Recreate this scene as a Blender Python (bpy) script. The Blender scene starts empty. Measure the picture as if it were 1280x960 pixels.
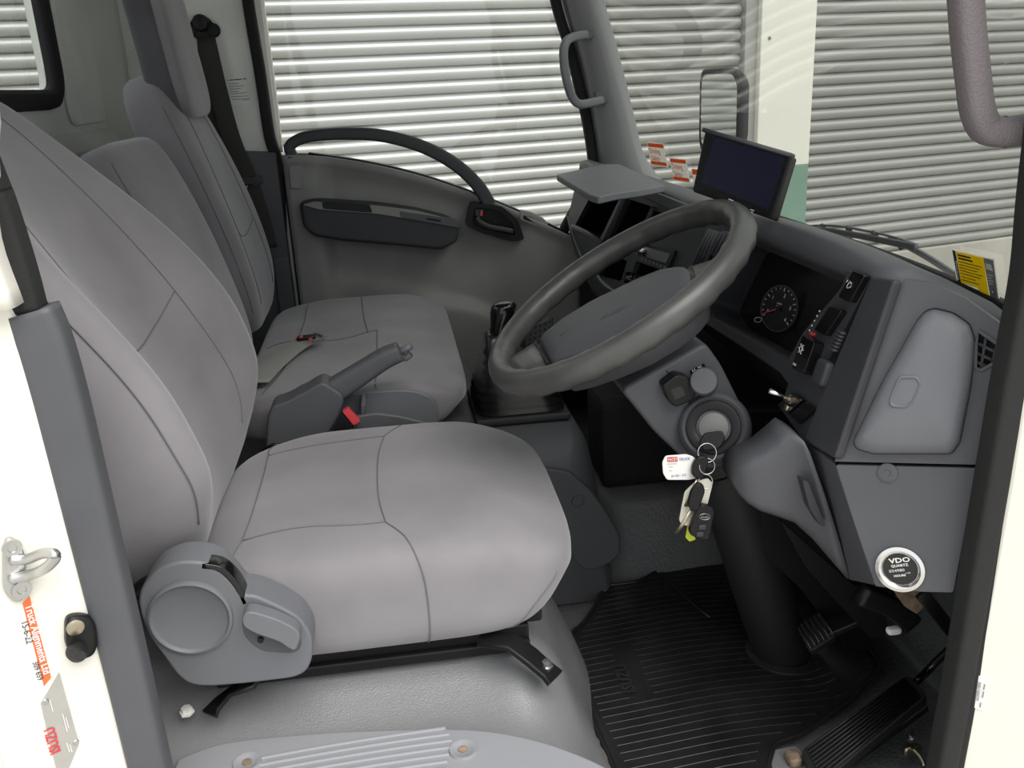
import bpy, bmesh, math, random
from mathutils import Vector, Matrix
from mathutils.geometry import tessellate_polygon
random.seed(7)
V = Vector
scene = bpy.context.scene
col = scene.collection
PI = math.pi

# ------------------------------------------------------------------ camera
# truck axes: +X forward, +Y across the cab to the far (passenger) side, +Z up; metres; z=0 is the footwell floor
FPX = 1129.0
CAM = V((0.0, -0.79, 0.95))
_d = V((170, 3370, FPX)).normalized()
_y = V((-165, -370, FPX)); _y = (_y - _d * _y.dot(_d)).normalized()
_x = _d.cross(_y)
ROT = Matrix((_x, _y, -_d))            # camera (x right, y down, z forward) -> truck axes
cam_data = bpy.data.cameras.new('camera')
cam_data.sensor_width = 36.0
cam_data.lens = FPX / 1280.0 * 36.0
cam_data.clip_start = 0.02
cam = bpy.data.objects.new('camera', cam_data)
M3 = ROT @ Matrix(((1, 0, 0), (0, -1, 0), (0, 0, -1)))
cam.matrix_world = Matrix.Translation(CAM) @ M3.to_4x4()
col.objects.link(cam)
scene.camera = cam

# ------------------------------------------------------------------ sky, sun, exposure
world = bpy.data.worlds.new('overcast_sky')
scene.world = world
world.use_nodes = True
wn = world.node_tree
wn.nodes.clear()
bg = wn.nodes.new('ShaderNodeBackground')
bg.inputs[0].default_value = (0.95, 0.98, 1.0, 1)
bg.inputs[1].default_value = 1.0
wo = wn.nodes.new('ShaderNodeOutputWorld')
wn.links.new(bg.outputs[0], wo.inputs[0])
sd = bpy.data.lights.new('sun', 'SUN')
sd.energy = 3.0
sd.angle = math.radians(50)
sd.color = (1.0, 0.97, 0.92)
sun = bpy.data.objects.new('sun', sd)
sun.rotation_euler = V((-0.28, 0.52, -0.88)).to_track_quat('-Z', 'Y').to_euler()
col.objects.link(sun)
vs = scene.view_settings
vs.view_transform = 'Standard'
vs.look = 'None'
vs.gamma = 1.0
vs.use_curve_mapping = False
vs.exposure = 0.28
scene.cycles.max_bounces = 10
scene.cycles.transparent_max_bounces = 16

# ------------------------------------------------------------------ helpers
def ray(px, py):
    return ROT @ V((px - 640.0, py - 480.0, FPX))
def PY(px, py, Y):
    r = ray(px, py); return CAM + r * ((Y - CAM.y) / r.y)
def PX(px, py, X):
    r = ray(px, py); return CAM + r * ((X - CAM.x) / r.x)
def PZ(px, py, Z):
    r = ray(px, py); return CAM + r * ((Z - CAM.z) / r.z)
def PP(px, py, o, n):
    r = ray(px, py); return CAM + r * ((o - CAM).dot(n) / r.dot(n))

def mat(name, colr, rough=0.5, metal=0.0, noise=0.0, nscale=20.0, bump=0.0, bscale=300.0, spec=0.5, coat=0.0, sheen=0.0, detail=4.0, emit=None, bdist=0.002):
    m = bpy.data.materials.new(name)
    m.use_nodes = True
    nt = m.node_tree
    b = nt.nodes['Principled BSDF']
    b.inputs['Base Color'].default_value = (*colr, 1)
    b.inputs['Roughness'].default_value = rough
    b.inputs['Metallic'].default_value = metal
    b.inputs['Specular IOR Level'].default_value = spec
    b.inputs['Coat Weight'].default_value = coat
    b.inputs['Sheen Weight'].default_value = sheen
    tc = nt.nodes.new('ShaderNodeTexCoord')
    if noise > 0:
        n = nt.nodes.new('ShaderNodeTexNoise')
        n.inputs['Scale'].default_value = nscale
        n.inputs['Detail'].default_value = detail
        nt.links.new(tc.outputs['Object'], n.inputs['Vector'])
        mx = nt.nodes.new('ShaderNodeMix'); mx.data_type = 'RGBA'
        lo = [max(0, c * (1 - noise)) for c in colr]; hi = [min(1, c * (1 + noise)) for c in colr]
        mx.inputs[6].default_value = (*lo, 1); mx.inputs[7].default_value = (*hi, 1)
        mr = nt.nodes.new('ShaderNodeMapRange'); mr.inputs[1].default_value = 0.28; mr.inputs[2].default_value = 0.72
        nt.links.new(n.outputs['Fac'], mr.inputs[0]); nt.links.new(mr.outputs[0], mx.inputs[0])
        nt.links.new(mx.outputs[2], b.inputs['Base Color'])
    if bump > 0:
        n2 = nt.nodes.new('ShaderNodeTexNoise')
        n2.inputs['Scale'].default_value = bscale
        n2.inputs['Detail'].default_value = 2.0
        nt.links.new(tc.outputs['Object'], n2.inputs['Vector'])
        bp = nt.nodes.new('ShaderNodeBump')
        bp.inputs['Strength'].default_value = bump
        bp.inputs['Distance'].default_value = bdist
        nt.links.new(n2.outputs['Fac'], bp.inputs['Height'])
        nt.links.new(bp.outputs['Normal'], b.inputs['Normal'])
    if emit:
        b.inputs['Emission Color'].default_value = (*emit[0], 1)
        b.inputs['Emission Strength'].default_value = emit[1]
    return m

def glass(name, tint=(0.9, 0.93, 0.92), rough=0.0, film=0.0):
    m = bpy.data.materials.new(name); m.use_nodes = True
    nt = m.node_tree; nt.nodes.clear()
    out = nt.nodes.new('ShaderNodeOutputMaterial')
    tr = nt.nodes.new('ShaderNodeBsdfTransparent'); tr.inputs[0].default_value = (*tint, 1)
    gl = nt.nodes.new('ShaderNodeBsdfGlossy'); gl.inputs['Roughness'].default_value = rough
    gl.inputs[0].default_value = (1, 1, 1, 1)
    lw = nt.nodes.new('ShaderNodeLayerWeight'); lw.inputs[0].default_value = 0.5
    pw = nt.nodes.new('ShaderNodeMath'); pw.operation = 'POWER'; pw.inputs[1].default_value = 5.0
    fr = nt.nodes.new('ShaderNodeMath'); fr.operation = 'MULTIPLY_ADD'; fr.inputs[1].default_value = 0.9; fr.inputs[2].default_value = 0.03
    nt.links.new(lw.outputs['Facing'], pw.inputs[0]); nt.links.new(pw.outputs[0], fr.inputs[0])
    mx = nt.nodes.new('ShaderNodeMixShader')
    nt.links.new(fr.outputs[0], mx.inputs[0]); nt.links.new(tr.outputs[0], mx.inputs[1]); nt.links.new(gl.outputs[0], mx.inputs[2])
    last = mx
    if film > 0:                                     # dust on the glass
        df = nt.nodes.new('ShaderNodeBsdfDiffuse'); df.inputs[0].default_value = (0.75, 0.76, 0.72, 1)
        tc = nt.nodes.new('ShaderNodeTexCoord'); n = nt.nodes.new('ShaderNodeTexNoise'); n.inputs['Scale'].default_value = 3.0; n.inputs['Detail'].default_value = 8
        nt.links.new(tc.outputs['Object'], n.inputs['Vector'])
        ml = nt.nodes.new('ShaderNodeMath'); ml.operation = 'MULTIPLY'; ml.inputs[1].default_value = film * 2
        nt.links.new(n.outputs['Fac'], ml.inputs[0])
        m2 = nt.nodes.new('ShaderNodeMixShader')
        nt.links.new(ml.outputs[0], m2.inputs[0]); nt.links.new(mx.outputs[0], m2.inputs[1]); nt.links.new(df.outputs[0], m2.inputs[2])
        last = m2
    nt.links.new(last.outputs[0], out.inputs[0])
    return m

def ribmat(name, colr, rough, scale, axis='Y', strength=0.6, noise=0.0):
    """fine parallel ribs as relief"""
    m = mat(name, colr, rough, noise=noise, nscale=12)
    nt = m.node_tree; b = nt.nodes['Principled BSDF']
    tc = nt.nodes.new('ShaderNodeTexCoord'); w = nt.nodes.new('ShaderNodeTexWave')
    w.bands_direction = axis; w.inputs['Scale'].default_value = scale
    nt.links.new(tc.outputs['Object'], w.inputs['Vector'])
    bp = nt.nodes.new('ShaderNodeBump'); bp.inputs['Strength'].default_value = strength; bp.inputs['Distance'].default_value = 0.002
    nt.links.new(w.outputs['Fac'], bp.inputs['Height']); nt.links.new(bp.outputs['Normal'], b.inputs['Normal'])
    return m

MT = {}
MT['fabric'] = mat('grey_velour', (0.218, 0.208, 0.221), 0.95, noise=0.16, nscale=7, bump=0.12, bscale=900, sheen=0.35, spec=0.1, detail=5)
MT['fabric2'] = mat('grey_velour_side', (0.19, 0.185, 0.20), 0.95, noise=0.17, nscale=9, bump=0.12, bscale=900, sheen=0.3, spec=0.1)
MT['fabric_dark'] = mat('dark_velour', (0.09, 0.088, 0.097), 0.95, noise=0.15, nscale=9, bump=0.12, bscale=900, sheen=0.2, spec=0.1)
MT['seam'] = mat('seam_thread', (0.15, 0.143, 0.155), 0.9)
MT['plastic'] = mat('grey_plastic', (0.080, 0.082, 0.092), 0.52, bump=0.12, bscale=1400, noise=0.06, nscale=14)
MT['plastic_lt'] = mat('light_grey_plastic', (0.140, 0.144, 0.158), 0.5, bump=0.10, bscale=1400, noise=0.05, nscale=14)
MT['plastic_dk'] = mat('charcoal_plastic', (0.036, 0.037, 0.042), 0.55, bump=0.12, bscale=1400, noise=0.08, nscale=14)
MT['plastic_door'] = mat('door_trim_plastic', (0.25, 0.252, 0.243), 0.6, bump=0.10, bscale=1200, noise=0.12, nscale=7)
MT['black'] = mat('black_plastic', (0.009, 0.009, 0.010), 0.40, noise=0.1, nscale=30, spec=0.28)
MT['black_gloss'] = mat('gloss_black_plastic', (0.006, 0.006, 0.007), 0.14)
MT['rubber'] = mat('black_rubber', (0.011, 0.011, 0.012), 0.6, bump=0.25, bscale=500)
MT['mat_rubber'] = mat('floor_mat_rubber', (0.015, 0.015, 0.016), 0.30, noise=0.4, nscale=9, bump=0.15, bscale=400)
MT['mat_rib'] = mat('floor_mat_ridge', (0.030, 0.030, 0.031), 0.22, noise=0.3, nscale=9)
MT['seal'] = mat('door_seal_rubber', (0.013, 0.013, 0.013), 0.85, bump=0.4, bscale=700)
MT['white'] = mat('cream_white_paint', (0.80, 0.775, 0.70), 0.28, coat=0.3, noise=0.02, nscale=3)
MT['white_in'] = mat('inner_white_paint', (0.78, 0.80, 0.74), 0.4, noise=0.10, nscale=5)
MT['vinyl'] = mat('grey_floor_vinyl', (0.195, 0.197, 0.203), 0.27, noise=0.10, nscale=6, bump=0.45, bscale=520, bdist=0.002)
MT['vinyl_dk'] = mat('dark_floor_vinyl', (0.13, 0.132, 0.135), 0.45, noise=0.2, nscale=7, bump=0.5, bscale=160, bdist=0.004)
MT['carpet'] = mat('black_insulation', (0.006, 0.006, 0.006), 0.9, bump=0.4, bscale=200)
MT['metal'] = mat('zinc_plated_steel', (0.55, 0.55, 0.54), 0.38, metal=1.0, noise=0.1, nscale=40)
MT['chrome'] = mat('chrome', (0.75, 0.74, 0.72), 0.18, metal=1.0)
MT['brass'] = mat('aged_brass', (0.45, 0.40, 0.30), 0.35, metal=1.0, noise=0.2, nscale=60)
MT['rust'] = mat('rusty_steel', (0.22, 0.16, 0.11), 0.7, noise=0.5, nscale=80)
MT['red'] = mat('red_plastic', (0.62, 0.05, 0.06), 0.4)
MT['orange'] = mat('orange_print', (0.85, 0.16, 0.04), 0.5)
MT['paper'] = mat('white_paper', (0.82, 0.80, 0.77), 0.6)
MT['ink'] = mat('black_ink', (0.02, 0.02, 0.022), 0.6)
MT['ink_grey'] = mat('grey_ink', (0.25, 0.25, 0.25), 0.6)
MT['blue_ink'] = mat('blue_ink', (0.10, 0.14, 0.45), 0.6)
MT['yellow'] = mat('yellow_print', (0.90, 0.62, 0.01), 0.5)
MT['white_print'] = mat('white_print', (0.72, 0.72, 0.70), 0.5)
MT['belt'] = mat('seatbelt_webbing', (0.030, 0.028, 0.025), 0.75, bump=0.3, bscale=900)
MT['belt_grey'] = mat('grey_webbing', (0.29, 0.285, 0.27), 0.8, bump=0.3, bscale=900)
MT['wheel'] = mat('steering_wheel_grip', (0.060, 0.060, 0.058), 0.34, noise=0.22, nscale=16, bump=0.10, bscale=900)
MT['hub'] = mat('steering_hub_plastic', (0.060, 0.061, 0.069), 0.5, bump=0.12, bscale=1500)
MT['handle_vinyl'] = mat('mauve_grey_vinyl', (0.165, 0.142, 0.152), 0.6, bump=0.6, bscale=450)
MT['screen'] = mat('dark_screen', (0.010, 0.010, 0.028), 0.12)
MT['slat'] = mat('galvanised_slat', (0.41, 0.41, 0.395), 0.40, metal=0.35, noise=0.08, nscale=1.2, detail=6)
MT['concrete'] = mat('concrete', (0.48, 0.46, 0.42), 0.85, noise=0.15, nscale=2.5, bump=0.3, bscale=40)
MT['post_white'] = mat('post_white_paint', (0.85, 0.83, 0.76), 0.5, noise=0.02, nscale=4)
MT['post_green'] = mat('post_green_paint', (0.20, 0.33, 0.26), 0.5, noise=0.08, nscale=6)
MT['alu'] = mat('brushed_aluminium_plate', (0.50, 0.49, 0.46), 0.4, metal=0.6, noise=0.08, nscale=30)
MT['mirror'] = mat('mirror_glass', (0.85, 0.87, 0.86), 0.02, metal=1.0)
MT['cluster'] = mat('cluster_black', (0.010, 0.010, 0.011), 0.22)
MT['lime'] = mat('lime_plastic', (0.55, 0.62, 0.03), 0.5)
MT['cream_tag'] = mat('cream_tag', (0.72, 0.68, 0.58), 0.6)
MT['kick'] = mat('sill_plate_plastic', (0.27, 0.275, 0.295), 0.48, bump=0.08, bscale=1200)
MT['glass'] = glass('side_glass', (0.93, 0.95, 0.94))
def translucent(name, colr, k=0.5):
    m = bpy.data.materials.new(name); m.use_nodes = True
    nt = m.node_tree; nt.nodes.clear()
    out = nt.nodes.new('ShaderNodeOutputMaterial'); a = nt.nodes.new('ShaderNodeBsdfDiffuse'); b = nt.nodes.new('ShaderNodeBsdfTranslucent'); x = nt.nodes.new('ShaderNodeMixShader')
    a.inputs[0].default_value = (*colr, 1); b.inputs[0].default_value = (*colr, 1); x.inputs[0].default_value = k
    nt.links.new(a.outputs[0], x.inputs[1]); nt.links.new(b.outputs[0], x.inputs[2]); nt.links.new(x.outputs[0], out.inputs[0])
    return m
MT['film_paper'] = translucent('translucent_sticker_film', (0.88, 0.86, 0.82), 0.6)
MT['film_orange'] = translucent('translucent_orange_film', (0.90, 0.16, 0.04), 0.6)
MT['film_yellow'] = translucent('translucent_yellow_film', (0.92, 0.66, 0.01), 0.6)
MT['pillar'] = mat('pillar_trim_plastic', (0.215, 0.218, 0.225), 0.42, bump=0.08, bscale=1400)
MT['boot'] = mat('gloss_boot_rubber', (0.010, 0.010, 0.011), 0.28)
MT['barrel'] = mat('dull_ignition_metal', (0.16, 0.16, 0.16), 0.6, metal=0.15)
MT['ws_glass'] = glass('windscreen_glass', (0.575, 0.595, 0.565), film=0.045)

def link(o, parent=None):
    col.objects.link(o)
    if parent is not None:
        o.parent = parent
    return o

def newmesh(name, verts, faces, m, parent=None, smooth=True, bevel=0.0, subsurf=0, solid=0.0, segs=2, recalc=True, auto=None, harden=False):
    me = bpy.data.meshes.new(name)
    off = parent_off(parent)
    me.from_pydata([tuple(V(v) - off) for v in verts], [], faces)
    if recalc:
        bm = bmesh.new(); bm.from_mesh(me)
        bmesh.ops.remove_doubles(bm, verts=bm.verts, dist=1e-6)
        bmesh.ops.recalc_face_normals(bm, faces=bm.faces)
        bm.to_mesh(me); bm.free()
    if smooth:
        me.polygons.foreach_set('use_smooth', [True] * len(me.polygons))
        if auto is not None:
            me.set_sharp_from_angle(angle=math.radians(auto))
    o = bpy.data.objects.new(name, me)
    me.materials.append(MT[m] if isinstance(m, str) else m)
    link(o, parent)
    if solid:
        s = o.modifiers.new('solid', 'SOLIDIFY'); s.thickness = abs(solid); s.offset = 1 if solid > 0 else -1
    if bevel:
        b = o.modifiers.new('bevel', 'BEVEL'); b.width = bevel; b.segments = segs; b.limit_method = 'ANGLE'; b.angle_limit = math.radians(35)
        b.harden_normals = bool(harden)
    if subsurf:
        s = o.modifiers.new('sub', 'SUBSURF'); s.levels = subsurf; s.render_levels = subsurf
    return o

OFF = {}
def parent_off(p):
    o = V((0, 0, 0))
    while p is not None:
        o = o + p.location
        p = p.parent
    return o

def tag(o, label, cat, group=None, kind=None):
    o['label'] = label; o['category'] = cat
    if group: o['group'] = group
    if kind: o['kind'] = kind
    return o
def struct(o, label, cat):
    return tag(o, label, cat, kind='structure')
def thing(name, loc, label, cat, group=None, kind=None):
    o = bpy.data.objects.new(name, None)
    o.empty_display_size = 0.05
    o.location = loc
    col.objects.link(o)
    return tag(o, label, cat, group, kind)

def cr(pts, n=8, closed=False):
    """Catmull-Rom through points"""
    pts = [V(p) for p in pts]; out = []
    N = len(pts)
    rng = range(N if closed else N - 1)
    for i in rng:
        if closed:
            p0, p1, p2, p3 = pts[(i - 1) % N], pts[i], pts[(i + 1) % N], pts[(i + 2) % N]
        else:
            p1, p2 = pts[i], pts[i + 1]
            p0 = pts[i - 1] if i > 0 else p1 * 2 - p2
            p3 = pts[i + 2] if i + 2 < N else p2 * 2 - p1
        for k in range(n):
            t = k / n
            out.append(0.5 * ((2 * p1) + (p2 - p0) * t + (2 * p0 - 5 * p1 + 4 * p2 - p3) * t * t + (3 * p1 - p0 - 3 * p2 + p3) * t ** 3))
    if not closed:
        out.append(pts[-1])
    return out

def rnd(pts, r, n=5):
    """round the corners of a closed polygon; r may be a list"""
    pts = [V(p) for p in pts]; out = []; N = len(pts)
    for i in range(N):
        p, a, b = pts[i], pts[i - 1], pts[(i + 1) % N]
        rr = r[i] if isinstance(r, (list, tuple)) else r
        da, db = (a - p), (b - p)
        ra = min(rr, da.length * 0.48); rb = min(rr, db.length * 0.48)
        if rr <= 0:
            out.append(p); continue
        s = p + da.normalized() * ra; e = p + db.normalized() * rb
        for k in range(n + 1):
            t = k / n
            out.append(s * (1 - t) ** 2 + p * 2 * t * (1 - t) + e * t * t)
    return out

def slab(name, outer, thick, m, parent=None, holes=(), bevel=0.0, smooth=False, segs=2):
    """planar polygon with holes, extruded by the vector thick"""
    thick = V(thick)
    loops = [[V(p) for p in outer]] + [[V(p) for p in h] for h in holes]
    flat = [p for L in loops for p in L]
    n = len(flat)
    tris = tessellate_polygon(loops)
    verts = flat + [p + thick for p in flat]
    faces = []
    if len(loops) == 1:
        faces.append(tuple(range(n))); faces.append(tuple(range(2 * n - 1, n - 1, -1)))
    else:
        for t in tris:
            faces.append(tuple(t)); faces.append(tuple(i + n for i in reversed(t)))
    s = 0
    for L in loops:
        k = len(L)
        for i in range(k):
            a, b = s + i, s + (i + 1) % k
            faces.append((a, b, b + n, a + n))
        s += k
    return newmesh(name, verts, faces, m, parent, smooth=smooth, bevel=bevel, segs=segs, harden=smooth)

def loft(name, rings, m, parent=None, closed=True, cap=True, smooth=True, **kw):
    verts = [V(p) for r in rings for p in r]; k = len(rings[0]); faces = []
    for i in range(len(rings) - 1):
        for j in range(k if closed else k - 1):
            a = i * k + j; b = i * k + (j + 1) % k
            faces.append((a, b, b + k, a + k))
    if cap and closed:
        faces.append(tuple(range(k - 1, -1, -1)))
        faces.append(tuple(range((len(rings) - 1) * k, len(rings) * k)))
    return newmesh(name, verts, faces, m, parent, smooth=smooth, **kw)

def frames(path, up, closed=False):
    N = len(path); fr = []
    up = V(up)
    for i, p in enumerate(path):
        if closed:
            t = (path[(i + 1) % N] - path[i - 1]).normalized()
        else:
            t = (path[min(i + 1, N - 1)] - path[max(i - 1, 0)]).normalized()
        s = t.cross(up)
        if s.length < 1e-4:
            s = t.cross(V((0.3, 0.8, 0.5)))
        s.normalize(); u = s.cross(t).normalized()
        fr.append((p, s, u))
    return fr

def sweep(name, path, section, m, parent=None, up=(0, 0, 1), closed=False, scale=None, cap=True, **kw):
    """section: list of (s,u) offsets or function(i/N)->list"""
    path = [V(p) for p in path]; rings = []
    for i, (p, s, u) in enumerate(frames(path, up, closed)):
        sec = section(i / max(1, len(path) - 1)) if callable(section) else section
        k = scale[i] if scale else 1.0
        rings.append([p + s * a * k + u * b * k for a, b in sec])
    if closed:
        rings.append(rings[0])
        return loft(name, rings, m, parent, cap=False, **kw)
    return loft(name, rings, m, parent, cap=cap, **kw)

def circ(r, n=12, ry=None):
    ry = r if ry is None else ry
    return [(r * math.cos(2 * PI * k / n), ry * math.sin(2 * PI * k / n)) for k in range(n)]
def rrect(w, h, r, n=4):
    pts = rnd([V((-w, -h, 0)), V((w, -h, 0)), V((w, h, 0)), V((-w, h, 0))], r, n)
    return [(p.x, p.y) for p in pts]
def tube(name, path, r, m, parent=None, n=10, up=(0, 0, 1), closed=False, scale=None, **kw):
    return sweep(name, path, circ(r, n), m, parent, up, closed, scale, **kw)

def lathe(name, prof, o, axis, m, parent=None, n=32, **kw):
    """prof: list of (radius, along axis)"""
    axis = V(axis).normalized(); o = V(o)
    s = axis.cross(V((0, 0, 1)));
    if s.length < 1e-3: s = V((1, 0, 0))
    s.normalize(); u = s.cross(axis)
    rings = []
    for r, h in prof:
        rings.append([o + axis * h + (s * math.cos(2 * PI * k / n) + u * math.sin(2 * PI * k / n)) * max(r, 1e-5) for k in range(n)])
    kw.setdefault('auto', 40)
    return loft(name, rings, m, parent, **kw)

def knorm(q, k):
    a = max(abs(q[0]), abs(q[1]), abs(q[2]))
    s = (abs(q[0]) ** k + abs(q[1]) ** k + abs(q[2]) ** k) ** (1 / k)
    return V(q) * (a / s)
def rbox(name, fn, k, m, parent=None, n=(12, 12, 12), **kw):
    """rounded solid: cube surface -> k-norm rounding -> fn(a,b,c) gives the world point"""
    idx = {}; verts = []; faces = []
    def vid(i, j, l):
        key = (i, j, l)
        if key not in idx:
            q = (2 * i / n[0] - 1, 2 * j / n[1] - 1, 2 * l / n[2] - 1)
            q = [math.sin(t * PI / 2) * 0.35 + t * 0.65 for t in q]
            idx[key] = len(verts); verts.append(V(fn(*knorm(q, k))))
        return idx[key]
    for ax in range(3):
        o1, o2 = [(1, 2), (0, 2), (0, 1)][ax]
        for side in (0, n[ax]):
            for i in range(n[o1]):
                for j in range(n[o2]):
                    quad = []
                    for di, dj in ((0, 0), (1, 0), (1, 1), (0, 1)):
                        key = [0, 0, 0]; key[ax] = side; key[o1] = i + di; key[o2] = j + dj
                        quad.append(vid(*key))
                    faces.append(tuple(quad))
    return newmesh(name, verts, faces, m, parent, **kw)
def rb(name, c, h, m, parent=None, k=8, axes=None, n=(8, 8, 8), **kw):
    """simple rounded box: centre c, half sizes h, axes (3 vectors)"""
    c = V(c); ax = axes or (V((1, 0, 0)), V((0, 1, 0)), V((0, 0, 1)))
    return rbox(name, lambda a, b, d: c + ax[0] * a * h[0] + ax[1] * b * h[1] + ax[2] * d * h[2], k, m, parent, n, **kw)
def box(name, c, h, m, parent=None, axes=None, bevel=0.0, segs=2):
    c = V(c); ax = axes or (V((1, 0, 0)), V((0, 1, 0)), V((0, 0, 1)))
    vs_ = [c + ax[0] * a * h[0] + ax[1] * b * h[1] + ax[2] * d * h[2] for a in (-1, 1) for b in (-1, 1) for d in (-1, 1)]
    fs = [(0, 1, 3, 2), (4, 6, 7, 5), (0, 4, 5, 1), (2, 3, 7, 6), (0, 2, 6, 4), (1, 5, 7, 3)]
    return newmesh(name, vs_, fs, m, parent, smooth=False, bevel=bevel, segs=segs)
def grid(name, fn, nu, nv, m, parent=None, solid=0.0, **kw):
    verts = [V(fn(i / nu, j / nv)) for i in range(nu + 1) for j in range(nv + 1)]
    faces = [(i * (nv + 1) + j, (i + 1) * (nv + 1) + j, (i + 1) * (nv + 1) + j + 1, i * (nv + 1) + j + 1) for i in range(nu) for j in range(nv)]
    return newmesh(name, verts, faces, m, parent, solid=solid, recalc=False, **kw)

def text(name, s, size, o, xd, yd, m, parent=None, align='LEFT', lift=0.0004, bold=0.0, sx=1.0, lines=None):
    cu = bpy.data.curves.new(name, 'FONT'); cu.body = s; cu.size = size; cu.align_x = align; cu.extrude = 0.0001; cu.offset = bold
    cu.resolution_u = 2
    if lines: cu.space_line = lines
    t = bpy.data.objects.new(name, cu)
    me = bpy.data.meshes.new_from_object(t)
    bpy.data.objects.remove(t)
    xd = V(xd).normalized(); yd = V(yd); yd = (yd - xd * yd.dot(xd)).normalized(); zd = xd.cross(yd)
    o = V(o) + zd * lift - parent_off(parent)
    for v in me.vertices:
        c = v.co.copy(); v.co = o + xd * c.x * sx + yd * c.y + zd * c.z
    me.materials.clear(); me.materials.append(MT[m])
    ob = bpy.data.objects.new(name, me)
    return link(ob, parent)

def copy_tree(o, parent=None):
    c = o.copy(); col.objects.link(c)
    if parent is not None: c.parent = parent
    for ch in list(o.children): copy_tree(ch, c)
    return c
def sstep(a, b, x):
    t = min(1, max(0, (x - a) / (b - a))); return t * t * (3 - 2 * t)

def bars(name, segs, h, P, N, m, parent=None):
    """strips of print too small to read; h = half height in the same units as the segment coordinates"""
    vv = []; ff = []
    for (x0, y0, x1, y1) in segs:
        b_ = len(vv)
        d = V((x1 - x0, y1 - y0, 0)).normalized(); q = V((-d.y, d.x, 0)) * h * 0.5
        for p in ((x0 - q.x, y0 - q.y), (x1 - q.x, y1 - q.y), (x1 + q.x, y1 + q.y), (x0 + q.x, y0 + q.y)):
            vv.append(P(*p) + N * 0.0005)
        ff.append((b_, b_ + 1, b_ + 2, b_ + 3))
    return newmesh(name, vv, ff, m, parent, smooth=False, recalc=False)

# ================================================================== OUTSIDE
WD = V((3660, 777, 0)).normalized(); WN = V((WD.y, -WD.x, 0)); W0 = V((0, 4.6, 0)); UP = V((0, 0, 1))
def W(s, d, z): return W0 + WD * s + WN * d + UP * z
g = grid('ground', lambda u, v: (-14 + 34 * u, -14 + 21 * v, -0.95), 2, 2, 'concrete', smooth=False)
struct(g, 'pale concrete yard under the truck and in front of the shutters', 'ground')
o = slab('wall_back', [W(-9, -0.12, -0.95), W(11, -0.12, -0.95), W(11, -0.12, 3.4), W(-9, -0.12, 3.4)], -WN * 0.1, 'concrete')
struct(o, 'concrete building wall behind the roller shutters', 'wall')
o = slab('trim_1', [W(-9, -0.12, -0.95), W(11, -0.12, -0.95), W(11, -0.12, -0.365), W(-9, -0.12, -0.365)], WN * 0.16, 'concrete', bevel=0.01)
struct(o, 'low concrete plinth below the roller shutters', 'plinth')
o = slab('trim_2', [W(-9, -0.12, 2.6), W(11, -0.12, 2.6), W(11, -0.12, 3.4), W(-9, -0.12, 3.4)], WN * 0.16, 'post_white', bevel=0.01)
struct(o, 'white fascia above the roller shutters', 'fascia')
PITCH = 0.0745
prof = [(-0.012, 0.0), (-0.002, 0.003), (0.010, 0.011), (0.019, 0.023), (0.023, 0.036), (0.021, 0.047), (0.013, 0.057), (0.003, 0.064), (-0.006, 0.069), (-0.014, 0.0745)]
def shutter(s0, s1, label):
    t = thing('roller_shutter', W((s0 + s1) / 2, 0, -0.365), label, 'roller shutter', 'roller shutters of the building')
    L = (s1 - s0) / 2
    verts = []; faces = []
    NS = 24
    for i in range(NS + 1):
        a = -L + 2 * L * i / NS
        w_ = 0.0016 * math.sin(i * 1.7) + 0.001 * math.sin(i * 4.1)
        for d, z in prof:
            verts.append(WD * a + WN * (d + w_) + UP * z)
    k = len(prof)
    for i in range(NS):
        for j in range(k - 1):
            faces.append((i * k + j, (i + 1) * k + j, (i + 1) * k + j + 1, i * k + j + 1))
    me = bpy.data.meshes.new('slat')
    me.from_pydata([tuple(v) for v in verts], [], faces)
    me.polygons.foreach_set('use_smooth', [True] * len(me.polygons))
    me.materials.append(MT['slat'])
    for r in range(40):
        sl = bpy.data.objects.new('slat', me)
        sl.location = (0, 0, r * PITCH)
        link(sl, t)
    return t
shutter(-8.0, 2.335, 'pale ribbed metal roller shutter seen through the passenger side window')
shutter(2.86, 10.5, 'ribbed grey metal roller shutter right of the white post')
pt = thing('building_post', W(2.64, 0, -0.95), 'white painted post with green lower end between the roller shutters', 'post')
slab('upper_post', [W(2.43, -0.1, 0.33), W(2.84, -0.1, 0.33), W(2.84, -0.1, 2.6), W(2.43, -0.1, 2.6)], WN * 0.2, 'post_white', pt, bevel=0.006)
slab('lower_post', [W(2.43, -0.1, -0.95), W(2.84, -0.1, -0.95), W(2.84, -0.1, 0.33), W(2.43, -0.1, 0.33)], WN * 0.2, 'post_green', pt, bevel=0.006)
slab('guide_channel', [W(2.34, -0.1, -0.95), W(2.43, -0.1, -0.95), W(2.43, -0.1, 2.6), W(2.34, -0.1, 2.6)], WN * 0.16, 'slat', pt, bevel=0.004)
for z in (0.42, 1.13):
    lathe('bolt_head', [(0.011, 0), (0.011, 0.004), (0.0, 0.005)], W(2.49, 0.1, z), WN, 'rust', pt, n=10)

# ================================================================== CAB SHELL
XR = -0.72; YF = 1.80
def RW(y, z): return V((XR, y, z))
win = rnd([RW(0.31, 0.955), RW(1.46, 0.955), RW(1.46, 1.40), RW(0.31, 1.40)], 0.075, 8)
wr = slab('wall_rear', [RW(-0.02, 0.1), RW(1.86, 0.1), RW(1.86, 1.52), RW(-0.02, 1.52)], (-0.03, 0, 0), 'white_in', holes=[win])
struct(wr, 'cream painted rear cab wall behind the seats', 'wall')
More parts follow.
